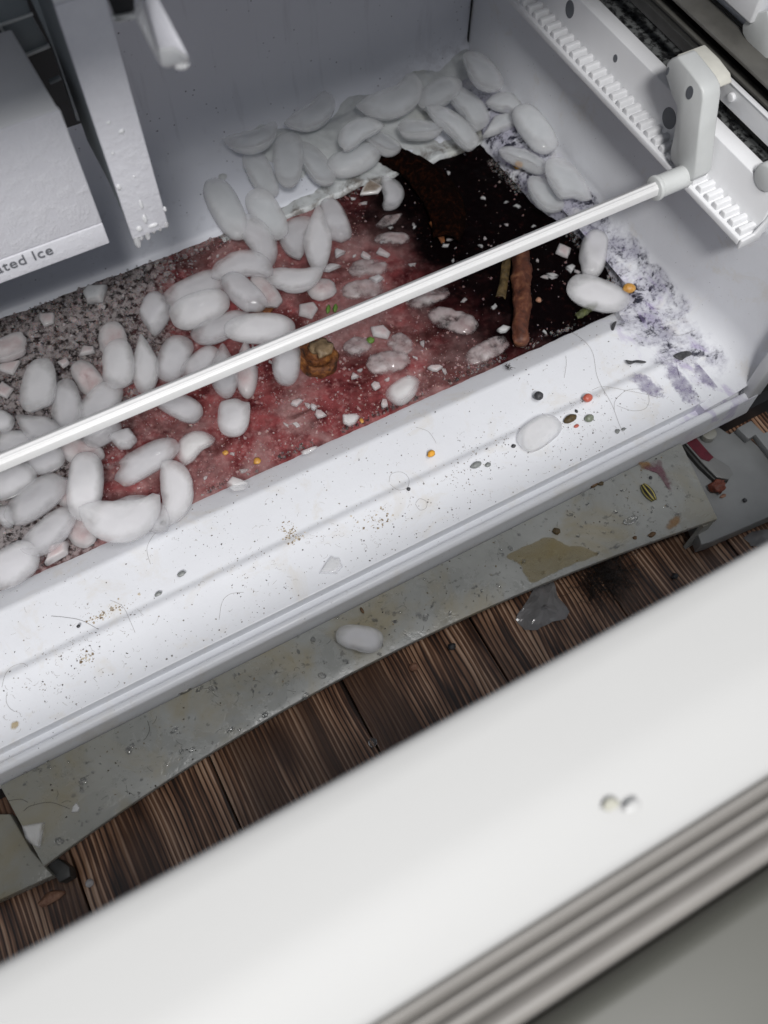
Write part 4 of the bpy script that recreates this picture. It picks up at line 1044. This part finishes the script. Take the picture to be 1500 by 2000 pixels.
puddle('black_scrap', [(1316, 694), (1340, 686), (1352, 692), (1340, 698), (1330, 704)], .0012, .0008, M_PEPPER, 'ragged black scrap in the right inner corner of the ledge', 'scrap')
# ------------------------------------------------------------------ food scraps in the tub
def strip_shell(name, path, widths, mat, label, cat, arch=.5, th=.003, z0=0, amp=.0018, lift=None):
    v = []; f = []; n = 36; m_ = 15
    pts = [P(a, c, z0) for a, c in path]
    def cr(t):
        s = t * (len(pts) - 1); i = min(int(s), len(pts) - 2); q_ = s - i
        p0, p1, p2, p3 = pts[max(i - 1, 0)], pts[i], pts[i + 1], pts[min(i + 2, len(pts) - 1)]
        return .5 * ((2 * p1) + (p2 - p0) * q_ + (2 * p0 - 5 * p1 + 4 * p2 - p3) * q_ * q_ + (3 * p1 - p0 - 3 * p2 + p3) * q_ ** 3)
    def wd(t):
        s = t * (len(widths) - 1); i = min(int(s), len(widths) - 2); q_ = s - i; return widths[i] + (widths[i + 1] - widths[i]) * q_
    for lay in (0, 1):
        for i in range(n + 1):
            t = i / n; c = cr(t); d = (cr(min(t + .02, 1)) - cr(max(t - .02, 0))); d.z = 0; d.normalize(); s_ = Vector((-d.y, d.x, 0)); w = wd(t) * .00052 / 2
            for j in range(m_ + 1):
                a = (j / m_ * 2 - 1); p = c + s_ * (a * w)
                p.z += arch * w * (1 - a * a) + (0 if lay == 0 else -th)
                q_ = noise.noise(p * 95) * amp + noise.noise(p * 260) * amp * .6
                p += Vector((q_ * .6, q_ * .8, q_ if lay == 0 else q_ * .4)); v.append(p)
    K = (n + 1) * (m_ + 1)
    for lay in (0, 1):
        for i in range(n):
            for j in range(m_):
                a = lay * K + i * (m_ + 1) + j; f.append((a, a + 1, a + m_ + 2, a + m_ + 1))
    ring = [j for j in range(m_ + 1)] + [(i) * (m_ + 1) + m_ for i in range(1, n + 1)] + [n * (m_ + 1) + j for j in range(m_ - 1, -1, -1)] + [i * (m_ + 1) for i in range(n - 1, 0, -1)]
    for a, b in zip(ring, ring[1:] + ring[:1]): f.append((a, b, K + b, K + a))
    return tag(mesh_obj(name, v, f, mat, None, True, origin=tuple(pts[0])), label, cat)
strip_shell('fruit_peel', [(738, 290), (762, 302), (795, 318), (832, 345), (862, 385), (876, 425), (872, 466)], [52, 62, 66, 88, 92, 82, 60], M_PEEL, 'dark brown curled strip of peel frozen at the back of the spill', 'peel', .55, .004, -.016)
strip_shell('peel_rim', [(842, 432), (852, 444), (860, 460), (866, 470)], [10, 16, 16, 8], M_RIND, 'orange ragged rim showing at the lower end of the dark peel', 'peel', .6, .003, -.018)
# bark stick
def stick(name, a, b, r, mat, label, cat, amp=.0034, zc=-.018):
    A, B = P(*a, zc), P(*b, zc); n = 30; seg = 20; v = []; f = []; d = (B - A).normalized(); s_ = Vector((-d.y, d.x, 0)); up = Vector((0, 0, 1))
    for i in range(n + 1):
        t = i / n; c = A.lerp(B, t); k0 = 1.0 if 0 < i < n else .72
        for k in range(seg):
            an = 2 * math.pi * k / seg; q_ = noise.noise(Vector((math.cos(an) * 1.4, math.sin(an) * 1.4, t * 7)) ) * amp + noise.noise(Vector((math.cos(an) * 3, math.sin(an) * 3, t * 22))) * amp * .6
            rr_ = (r + q_) * k0 * (1 + .05 * math.sin(t * 5)); v.append(c + s_ * (math.cos(an) * rr_) + up * (math.sin(an) * rr_ * .8))
    for i in range(n):
        for k in range(seg): f.append((i * seg + k, i * seg + (k + 1) % seg, (i + 1) * seg + (k + 1) % seg, (i + 1) * seg + k))
    f += [tuple(range(seg)), tuple(range((n + 1) * seg - 1, n * seg - 1, -1))]
    return tag(mesh_obj(name, v, f, mat, None, True, origin=tuple(A)), label, cat)
stick('bark_stick', (1019, 482), (1017, 672), .0100, M_BARK, 'reddish brown mottled bark stick lying in the dark spill', 'bark stick')
strip_shell('leaf_scrap', [(992, 492), (988, 520), (984, 552), (978, 580)], [14, 20, 18, 22], M_OLIVE, 'olive brown leathery scrap left of the bark stick', 'food scrap', .5, .002, -.024)
strip_shell('green_scrap', [(1126, 618), (1142, 608), (1156, 598), (1166, 590)], [10, 18, 16, 8], mottled('dark_green_scrap', [(.01, .012, .004), (.07, .08, .02)], 150), 'dark green scrap under the big smooth oval at right', 'food scrap', .5, .002, -.022)
# orange rind cup with its pith
def rind():
    c = P(622, 702, -.020); v = []; f = []; n = 32; rings = ((1.0, -.006), (1.06, .0), (1.02, .007), (.9, .010), (.78, .009), (.62, .003), (.4, -.001), (.15, -.002))
    for r, h in rings:
        for k in range(n):
            a = 2 * math.pi * k / n; p = Vector((math.cos(a) * .0195 * r, math.sin(a) * .0215 * r, h))
            q_ = noise.noise(p * 120) * .0052 + noise.noise(p * 380) * .0026; p += Vector((math.cos(a) * q_, math.sin(a) * q_, q_)); v.append(c + p)
    m_ = len(v); v.append(c + Vector((0, 0, -.002)))
    for i in range(len(rings) - 1):
        for k in range(n): f.append((i * n + k, i * n + (k + 1) % n, (i + 1) * n + (k + 1) % n, (i + 1) * n + k))
    for k in range(n): f.append(((len(rings) - 1) * n + k, (len(rings) - 1) * n + (k + 1) % n, m_))
    root = empty('fruit_rind', tuple(c), 'orange brown torn fruit rind on the red spill just below the bar', 'rind')
    par(mesh_obj('rind_cup', v, f, M_RIND, None, True), root)
    lump(P(628, 680, -.010), .0085, M_FLESH, 'pith', root, (1.35, 1.2, .38), .6, sub=3)
rind()
def bit(u, vv, r, mat, name, label, cat, sq=(1, 1, .8), z=None, amp=.25, yaw=0.0, sub=2):
    c0 = P(u, vv, -.02 if z is None else z); zz = z if z is not None else surf(c0.x, c0.y)
    c = P(u, vv, zz + r * sq[2] * .8)
    return lump(c, r, mat, name, None, sq, amp, sub=sub, label=label, cat=cat, rot=Matrix.Rotation(yaw, 3, 'Z'))
bit(724, 665, .0050, M_GREEN, 'green_bit', 'small bright green bit on the red spill', 'food scrap', (1, .8, .7), amp=.4)
bit(641, 604, .0042, M_GREEN, 'green_pod', 'left of two green bits at the upper edge of the bar', 'food scrap', (.6, 1.5, .7), yaw=-.6)
bit(655, 602, .0042, M_GREEN, 'green_pod', 'right of two green bits at the upper edge of the bar', 'food scrap', (.6, 1.5, .7), yaw=-.6)
bit(520, 606, .008, M_RIND, 'brown_scrap', 'brown orange scrap between ice pieces left of the green bits', 'food scrap', (1.6, .7, .4), amp=.5)
bit(502, 900, .004, M_YEL, 'pale_scrap', 'small amber scrap in the red spill near the front edge', 'food scrap', (1, 1, .5), amp=.4)
bit(440, 884, .003, M_YEL, 'amber_scrap', 'tiny amber scrap left of the lone stub in the red', 'food scrap', (1, 1, .5), amp=.4)
bit(706, 822, .0026, M_YEL, 'yellow_seed', 'tiny yellow seed at the front edge of the spill', 'seed', (.8, 1.2, .7))
bit(1052, 586, .0032, M_PINKB, 'tan_seed', 'round tan seed in the dark spill right of the bark stick', 'seed')
bit(1229, 563, .0075, M_YEL, 'corn_kernel', 'yellow kernel beside the big smooth oval at the right wall', 'kernel', (1, .75, .7), yaw=-.5, z=-.006)
bit(1012, 322, .0075, M_YEL, 'orange_seed', 'orange seed among the ice on the side ledge', 'seed', (.8, .8, .6), z=-.012)
bit(985, 150, .012, M_OLIVE, 'olive_scrap', 'yellowish olive scrap behind the topmost corner ice', 'food scrap', (.7, 1.3, .8), z=.0, amp=.3)
bit(842, 886, .0042, M_ORG, 'orange_crumb', 'bright orange crumb on the white front ledge', 'crumb', (1, .8, .6), amp=.4)
bit(1148, 777, .0050, M_REDB, 'red_berry', 'small red berry on the right part of the ledge', 'berry', (1.05, .9, .8), amp=.1, sub=3)
bit(1052, 773, .0048, M_PEPPER, 'peppercorn', 'dark peppercorn above the flat melting ice', 'peppercorn', (1, 1, .9), amp=.1, sub=3)
bit(1114, 818, .0050, M_OLIVE, 'olive_kernel', 'olive brown kernel right of the flat melting ice', 'kernel', (1.5, .8, .8), yaw=.1)
bit(1151, 817, .0047, M_GREENSEED, 'green_kernel', 'grey green kernel below the red berry', 'kernel', (1.1, .9, .8), amp=.12)
bit(1126, 832, .0024, M_REDB, 'red_crumb', 'small orange red crumb below the olive kernel', 'crumb', (1.2, .8, .4), amp=.4)
bit(930, 908, .0050, M_GREYSEED, 'grey_seed', 'larger of two grey seeds on the ledge', 'seed', (1.25, .65, .55), amp=.1)
bit(953, 908, .0030, M_GREYSEED, 'grey_seed', 'smaller of two grey seeds on the ledge', 'seed', (1.1, .8, .6), amp=.15)
bit(1003, 871, .0026, M_PEPPER, 'grey_speck', 'dark grey speck left of the flat melting ice', 'crumb', (1, .8, .6))
bit(1126, 803, .0022, M_PEPPER, 'grey_speck', 'tiny dark speck above the olive kernel', 'crumb', (.7, 1, .6))
bit(1206, 842, .0028, M_GREYSEED, 'grey_flake', 'left of two grey flakes near the lip at right', 'flake', (1, .9, .35), amp=.4)
bit(1218, 838, .0026, M_GREYSEED, 'grey_flake', 'right of two grey flakes near the lip at right', 'flake', (1.1, .6, .35), amp=.4)
bit(798, 955, .0020, M_PEPPER, 'dark_crumb', 'square dark crumb beside the ringed hairs on the ledge', 'crumb', (1, 1, .6), amp=.3)
bit(318, 1021, .0032, M_PEPPER, 'black_bead', 'shiny black bead under the upright half-moon at the ledge', 'bead', (1, .8, .8), z=-.010)
bit(153, 1223, .0017, M_PEPPER, 'black_dot', 'black dot on the ledge at lower left', 'crumb', (1, 1, .6))
bit(354, 1121, .0032, M_GREYSEED, 'grey_flake', 'grey flake on the ledge left of the brown smear', 'flake', (1.2, .7, .3), amp=.4)
bit(309, 1160, .0030, M_GREYSEED, 'grey_flake', 'ragged grey flake on the ledge at left', 'flake', (1.2, .7, .3), amp=.5)
def smear(u, vv, n, sx, sy_, name, label, seed):
    c = P(u, vv, 0.0)
    def pl(g):
        x, y = c.x + g.gauss(0, sx), c.y + g.gauss(0, sy_)
        return x, y, ledge_z(y) + .0002, lerp((.16, .11, .06), (.60, .54, .44), g.random())
    o = scatter(name, n, pl, lambda g: .0004 + .0016 * g.random() ** 3, M_FLECK, label, 'smear', .35)
    del o['kind']
    return o
smear(570, 1042, 110, .0045, .0075, 'brown_smear', 'pale brown crumbly smear on the middle of the ledge', 1)
smear(168, 1284, 60, .0042, .0040, 'tan_smear', 'tan crumbly patch on the ledge at left', 2)
smear(205, 1192, 90, .0110, .0040, 'tan_smear', 'beige crumbly patch with a hair across it on the ledge', 3)
smear(735, 1015, 70, .0120, .0060, 'grey_smear', 'grey brown sprinkle of dirt below the ringed hairs', 4)
# furry black speck on the inner slope
def tuft(name, u, vv, z, n, spread, ln, rad, mat, label, cat, seed=3, up=.5):
    rg = random.Random(seed); c = P(u, vv, z); v = []; f = []
    for k in range(n):
        p = c + Vector((rg.gauss(0, spread), rg.gauss(0, spread * .7), rg.uniform(.0002, .0005))); d = Vector((rg.gauss(0, 1), rg.gauss(0, 1), rg.uniform(-.1, up))).normalized(); b = len(v); steps = 6
        cv = Vector((rg.gauss(0, .5), rg.gauss(0, .5), -.15))
        for i in range(steps + 1):
            s_ = d.cross(Vector((0, 0, 1))).normalized()
            for q_ in range(3):
                a = 2.094 * q_; o_ = s_ * math.cos(a) * rad + Vector((0, 0, math.sin(a) * rad)); w = p + o_; w.z = max(w.z, z + .0001); v.append(w)
            p = p + d * (ln * rg.uniform(.6, 1.2) / steps); d = (d + cv * .35).normalized()
        for i in range(steps):
            for q_ in range(3): f.append((b + i * 3 + q_, b + i * 3 + (q_ + 1) % 3, b + (i + 1) * 3 + (q_ + 1) % 3, b + (i + 1) * 3 + q_))
    return tag(mesh_obj(name, v, f, mat, None, False, origin=tuple(c)), label, cat)
tuft('lint_speck', 993, 717, -.0135, 26, .0012, .005, .00022, M_HAIRD, 'black furry speck on the inner slope of the ledge', 'lint')
tuft('hair_tuft', 1180, 1128, Z_FLOOR, 330, .013, .024, .00022, M_HAIRD, 'tuft of black hair and dust on the floor under the panel', 'hair tuft', 5, .9)
def fibres(name, n, place, ln, rad, mat, label, cat, seed):
    rg = random.Random(seed); v = []; f = []
    for k in range(n):
        q0 = place(rg)
        if q0 is None: continue
        x, y, zf = q0; an = rg.uniform(0, 6.28); cv = rg.gauss(0, .5); L = ln * rg.uniform(.35, 1.3); b = len(v); st = 6
        for i in range(st + 1):
            dx, dy = math.cos(an), math.sin(an)
            for (a_, h_) in ((-1, 0), (1, 0), (0, 1.4)): v.append((x - dy * a_ * rad, y + dx * a_ * rad, zf(y) + .00015 + h_ * rad))
            x += dx * L / st; y += dy * L / st; an += cv
        for i in range(st):
            for q_ in range(3): f.append((b + i * 3 + q_, b + i * 3 + (q_ + 1) % 3, b + (i + 1) * 3 + (q_ + 1) % 3, b + (i + 1) * 3 + q_))
    return tag(mesh_obj(name, v, f, mat, None, False), label, cat, None, 'stuff')
def fb_place(g):
    x = g.uniform(-.23, .56); y = g.uniform(.281, .395)
    if g.random() > (.25 + .9 * max(0, noise.noise(Vector((x, y, 2)) * 11) + .2)) * (1 if y < .34 else .35): return None
    return x, y, ledge_z
fibres('lint_fibres', 900, fb_place, .0055, .00011, plain('lint_grey', (.33, .31, .29), .7), 'short curly grey fibres scattered over the white front ledge', 'lint', 21)
def fk_place(g):
    r_ = kickpt(g)
    return (r_[0], r_[1], lambda y: ZK) if r_ and r_[1] > .19 else None
fibres('panel_fibres', 120, fk_place, .007, .00012, M_HAIRD, 'short dark fibres stuck to the wet kick panel', 'lint', 22)
# hairs lying on the ledge and panel
def hair(pts, mat, label, z=None, r=.00017, zoff=0.0003):
    w = []
    n = len(pts); fine = []
    V = [Vector((a, c)) for a, c in pts]
    for i in range(n - 1):
        p0, p1, p2, p3 = V[max(i - 1, 0)], V[i], V[i + 1], V[min(i + 2, n - 1)]
        for k in range(6):
            t = k / 6; fine.append(.5 * ((2 * p1) + (p2 - p0) * t + (2 * p0 - 5 * p1 + 4 * p2 - p3) * t * t + (3 * p1 - p0 - 3 * p2 + p3) * t ** 3))
    fine.append(V[-1])
    for q_ in fine:
        if z is None:
            zz = -.005
            for _ in range(4):
                zz = ledge_z(P(q_.x, q_.y, zz).y)
            w.append(P(q_.x, q_.y, zz + zoff))
        else: w.append(P(q_.x, q_.y, z + zoff))
    return tag(tube('hair', w, r, mat, None, 5, origin=tuple(w[0])), label, 'hair', None)
hair([(1110, 645), (1140, 665), (1158, 690), (1165, 730), (1175, 755), (1195, 790), (1210, 830), (1216, 840)], M_HAIR, 'long grey hair running down the ledge to the lip at right')
hair([(1200, 800), (1202, 782), (1225, 762), (1258, 762), (1268, 780), (1260, 798), (1235, 802), (1205, 792)], M_HAIR, 'looped hair beside the purple stain on the ledge')
hair([(1156, 762), (1178, 755), (1220, 762), (1262, 770), (1288, 776), (1296, 766)], M_HAIR, 'pale hair crossing above the looped hair')
hair([(760, 942), (764, 926), (784, 922), (798, 934), (796, 952), (778, 957), (762, 946)], M_HAIR, 'ring-shaped hair on the middle of the ledge')
hair([(812, 982), (820, 974), (833, 980), (832, 992), (820, 996), (811, 984)], M_HAIR, 'small ring-shaped hair below the larger ring')
hair([(318, 1028), (300, 1045), (288, 1066), (288, 1082), (294, 1102)], M_HAIR, 'fine hair hanging down the slope from the black bead')
hair([(100, 1203), (130, 1206), (160, 1212), (190, 1228)], M_HAIRD, 'dark hair lying on the beige patch at lower left')
hair([(215, 1172), (240, 1185), (255, 1215), (264, 1236)], M_HAIR, 'thin hair right of the beige crumbly patch')
hair([(476, 1157), (450, 1160), (434, 1176), (428, 1210)], M_HAIR, 'fine curved hair on the ledge left of centre')
hair([(4, 1342), (10, 1318), (24, 1302), (44, 1296), (52, 1300)], M_HAIR, 'curved hair at the left edge of the ledge')
hair([(14, 1352), (12, 1370), (20, 1384), (30, 1390)], M_HAIR, 'short hair at the left edge below the curved one')
hair([(812, 834), (835, 842), (846, 855), (852, 866)], M_HAIR, 'short fine hair on the inner slope above the orange crumb')
hair([(1105, 695), (1106, 712), (1102, 738)], M_HAIR, 'short upright hair on the slope near the long grey hair')
hair([(1290, 622), (1298, 642), (1318, 655), (1345, 650), (1372, 637)], M_HAIR, 'grey hair curving at the foot of the side wall', .004)
hair([(46, 1584), (60, 1574), (95, 1567), (122, 1574), (136, 1580)], M_HAIRD, 'dark arched hair at the left end of the kick panel', ZK)
hair([(16, 1564), (40, 1561), (54, 1567)], M_HAIRD, 'short dark hair above the arched one on the kick panel', ZK)
hair([(288, 1408), (292, 1424), (286, 1440), (280, 1446)], M_HAIRD, 'curved hair on the left half of the kick panel', ZK)
# things on the kick panel, foot and floor
pod = empty('seed_pod', tuple(P(1270, 961, ZK)), 'yellow and black striped seed pod on the kick panel', 'seed pod')
pa, pb = P(1256, 946, ZK + .004), P(1279, 976, ZK + .004)
for k in range(7):
    a = math.pi * k / 6; off = (pb - pa).normalized(); s_ = Vector((-off.y, off.x, 0))
    pts_ = []
    for i in range(9):
        t = i / 8; r = .0045 * math.sin(math.pi * (.08 + .84 * t)) ** .7
        pts_.append(pa.lerp(pb, t) + s_ * (math.cos(a) * r) + Vector((0, 0, math.sin(a) * r * .8 - .001)))
    par(tube('rib', pts_, .0009, plain('pod_yellow', (.42, .36, .10), .5) if k % 2 == 0 else M_HAIRD, None, 6), pod)
def core():
    pts_ = [pa.lerp(pb, i / 8) - Vector((0, 0, .0006)) for i in range(9)]
    par(tube('pod_core', pts_, lambda t: .0038 * math.sin(math.pi * (.08 + .84 * t)) ** .7, M_HAIRD, None, 8), pod)
core()
bit(1160, 946, .0038, M_BROWN, 'brown_crumb', 'dark brown crumbly bit below the lip on the kick panel', 'crumb', (1.3, .8, .5), ZK, .6)
bit(1175, 944, .0026, M_OLIVE, 'olive_crumb', 'olive crumb right of the brown bit on the kick panel', 'crumb', (1.3, .8, .6), ZK, .5)
bit(1271, 933, .0019, M_PEPPER, 'dark_crumb', 'tiny dark crumb above the striped pod', 'crumb', (1, 1, .6), ZK)
bit(1273, 1044, .0033, M_BROWN, 'brown_crumb', 'dark brown crumb near the front edge right of the puddle', 'crumb', (1.2, .8, .5), ZK, .5)
bit(1240, 1050, .0022, M_BROWN, 'brown_crumb', 'small brown crumb left of the darker one at the panel edge', 'crumb', (1, .8, .5), ZK, .5)
bit(1087, 1037, .0036, M_OLIVE, 'olive_crumb', 'olive bit with fibres above the yellow puddle', 'crumb', (1, 1, .5), ZK, .5)
bit(707, 1192, .0022, M_BROWN, 'brown_crumb', 'small oblong brown crumb above the lone ice piece', 'crumb', (.7, 1.6, .7), ZK)
bit(616, 1208, .0034, M_PEPPER, 'dark_crumb', 'dark bit under the lip left of the lone ice piece', 'crumb', (.7, 1.2, .8), ZK)
bit(855, 1093, .0024, M_OLIVE, 'olive_crumb', 'ochre crumb under the lip in the middle of the panel', 'crumb', (1.1, .9, .7), ZK)
bit(360, 1346, .0048, M_STEEL, 'grey_flake', 'angular grey flake on the left half of the kick panel', 'flake', (1.5, .8, .25), ZK, .5)
bit(1232, 1016, .0055, M_WATER, 'water_drop', 'large elongated water drop near the amber drip', 'water drop', (1.6, .7, .35), ZK, .2)
bit(1400, 950, .0072, M_RUST, 'rust_crumb', 'rust red crumb on the foot plate below the hinge arm', 'crumb', (1.1, 1, .9), ZP, .6, 0, 3)
bit(1455, 977, .0026, M_PEPPER, 'dark_crumb', 'dark crumb on the right foot plate', 'crumb', (1, 1, .7), ZP)
bit(1412, 969, .0030, M_PINKB, 'pink_crumb', 'flat pinkish crumb below the rust red one', 'crumb', (1.4, .6, .3), ZP, .5)
bit(808, 1302, .0046, M_PINKB, 'floor_crumb', 'pinkish brown crumb on the wooden floor', 'crumb', (1, .9, .8), Z_FLOOR, .3)
bit(882, 1263, .0040, M_PEPPER, 'floor_crumb', 'dark crumb on the wooden floor below the panel edge', 'crumb', (1.1, .9, .7), Z_FLOOR, .4)
bit(1318, 1125, .0036, M_PEPPER, 'floor_crumb', 'black crumb on the floor at right near the door', 'crumb', (1, .9, .7), Z_FLOOR, .3)
bit(728, 1450, .0045, M_WATER, 'water_drop', 'water drop on the floor at the blurred door edge', 'water drop', (1, 1, .5), Z_FLOOR, .1)
bit(175, 1725, .0038, M_ICE, 'floor_chip', 'small white pellet on the floor at lower left', 'pellet', (1, 1, .8), Z_FLOOR, .1)
bit(98, 1755, .0065, M_PINKB, 'pink_scrap', 'pink scrap on the floor at lower left', 'food scrap', (1.5, .7, .3), Z_FLOOR, .7)
# clear shard on the floor
def shard(name, pts, z, h, mat, label, cat, ridge):
    lo = [P(a, c, z + .0006) for a, c in pts]; rd = [P(a, c, z + h) for a, c in ridge]; n = len(lo)
    v = [tuple(p) for p in lo] + [tuple(p) for p in rd]; f = []
    for i in range(n):
        a, b = lo[i], lo[(i + 1) % n]; k = min(range(len(rd)), key=lambda q_: (rd[q_] - (a + b) / 2).length)
        f.append((i, (i + 1) % n, n + k))
    o = mesh_obj(name, v, f, mat, None, False, origin=tuple(lo[0]))
    md = o.modifiers.new('thick', 'SOLIDIFY'); md.thickness = .0012; md.offset = 1
    return tag(o, label, cat)
M_SHARD = icemat('cloudy_shard', (.30, .30, .30), (.52, .51, .52), None, .1, .45, .25)
def cloth_shard(name, pts, z, h, label, cat, seed):
    loop = [P(a, c, z) for a, c in pts]; n = len(loop); fine = []
    for i in range(n):
        for k in range(6): fine.append(loop[i].lerp(loop[(i + 1) % n], k / 6))
    cen = sum(fine, Vector()) / len(fine); v = []; f = []; m_ = len(fine)
    rings = (1, .9, .75, .55, .35, .15); sd = Vector((seed, seed * 2, 0))
    for r in rings:
        for p in fine:
            q_ = cen + (p - cen) * r; q_ += Vector((noise.noise(q_ * 90 + sd), noise.noise(q_ * 90 - sd), 0)) * .0016
            q_.z = z + .001 + h * (1 - r) * (.6 + .4 * noise.noise(q_ * 40 + sd)) + .0022 * (noise.noise(q_ * 120 + sd) + .5); v.append(q_)
    v.append(cen + Vector((0, 0, h)))
    for i in range(len(rings) - 1):
        for k in range(m_): f.append((i * m_ + k, i * m_ + (k + 1) % m_, (i + 1) * m_ + (k + 1) % m_, (i + 1) * m_ + k))
    for k in range(m_): f.append(((len(rings) - 1) * m_ + k, (len(rings) - 1) * m_ + (k + 1) % m_, len(v) - 1))
    o = mesh_obj(name, v, f, M_SHARD, None, False, origin=tuple(cen)); md = o.modifiers.new('thick', 'SOLIDIFY'); md.thickness = .0010
    return tag(o, label, cat)
cloth_shard('clear_shard', [(1006, 1212), (1018, 1190), (1050, 1140), (1080, 1136), (1090, 1166), (1112, 1196), (1106, 1212), (1076, 1216), (1050, 1232), (1024, 1232)], Z_FLOOR, .012, 'crumpled clear shard on the wooden floor under the panel edge', 'shard', 3)
cloth_shard('clear_shard', [(1450, 1052), (1468, 1040), (1500, 1036), (1520, 1046), (1500, 1066), (1466, 1068)], Z_FLOOR, .006, 'crumpled white scrap on the floor at the right edge', 'scrap', 8)
cloth_shard('white_scrap', [(382, 1478), (410, 1468), (412, 1476), (398, 1482)], Z_FLOOR + .02, .002, 'thin white scrap under the left half of the panel', 'scrap', 5)
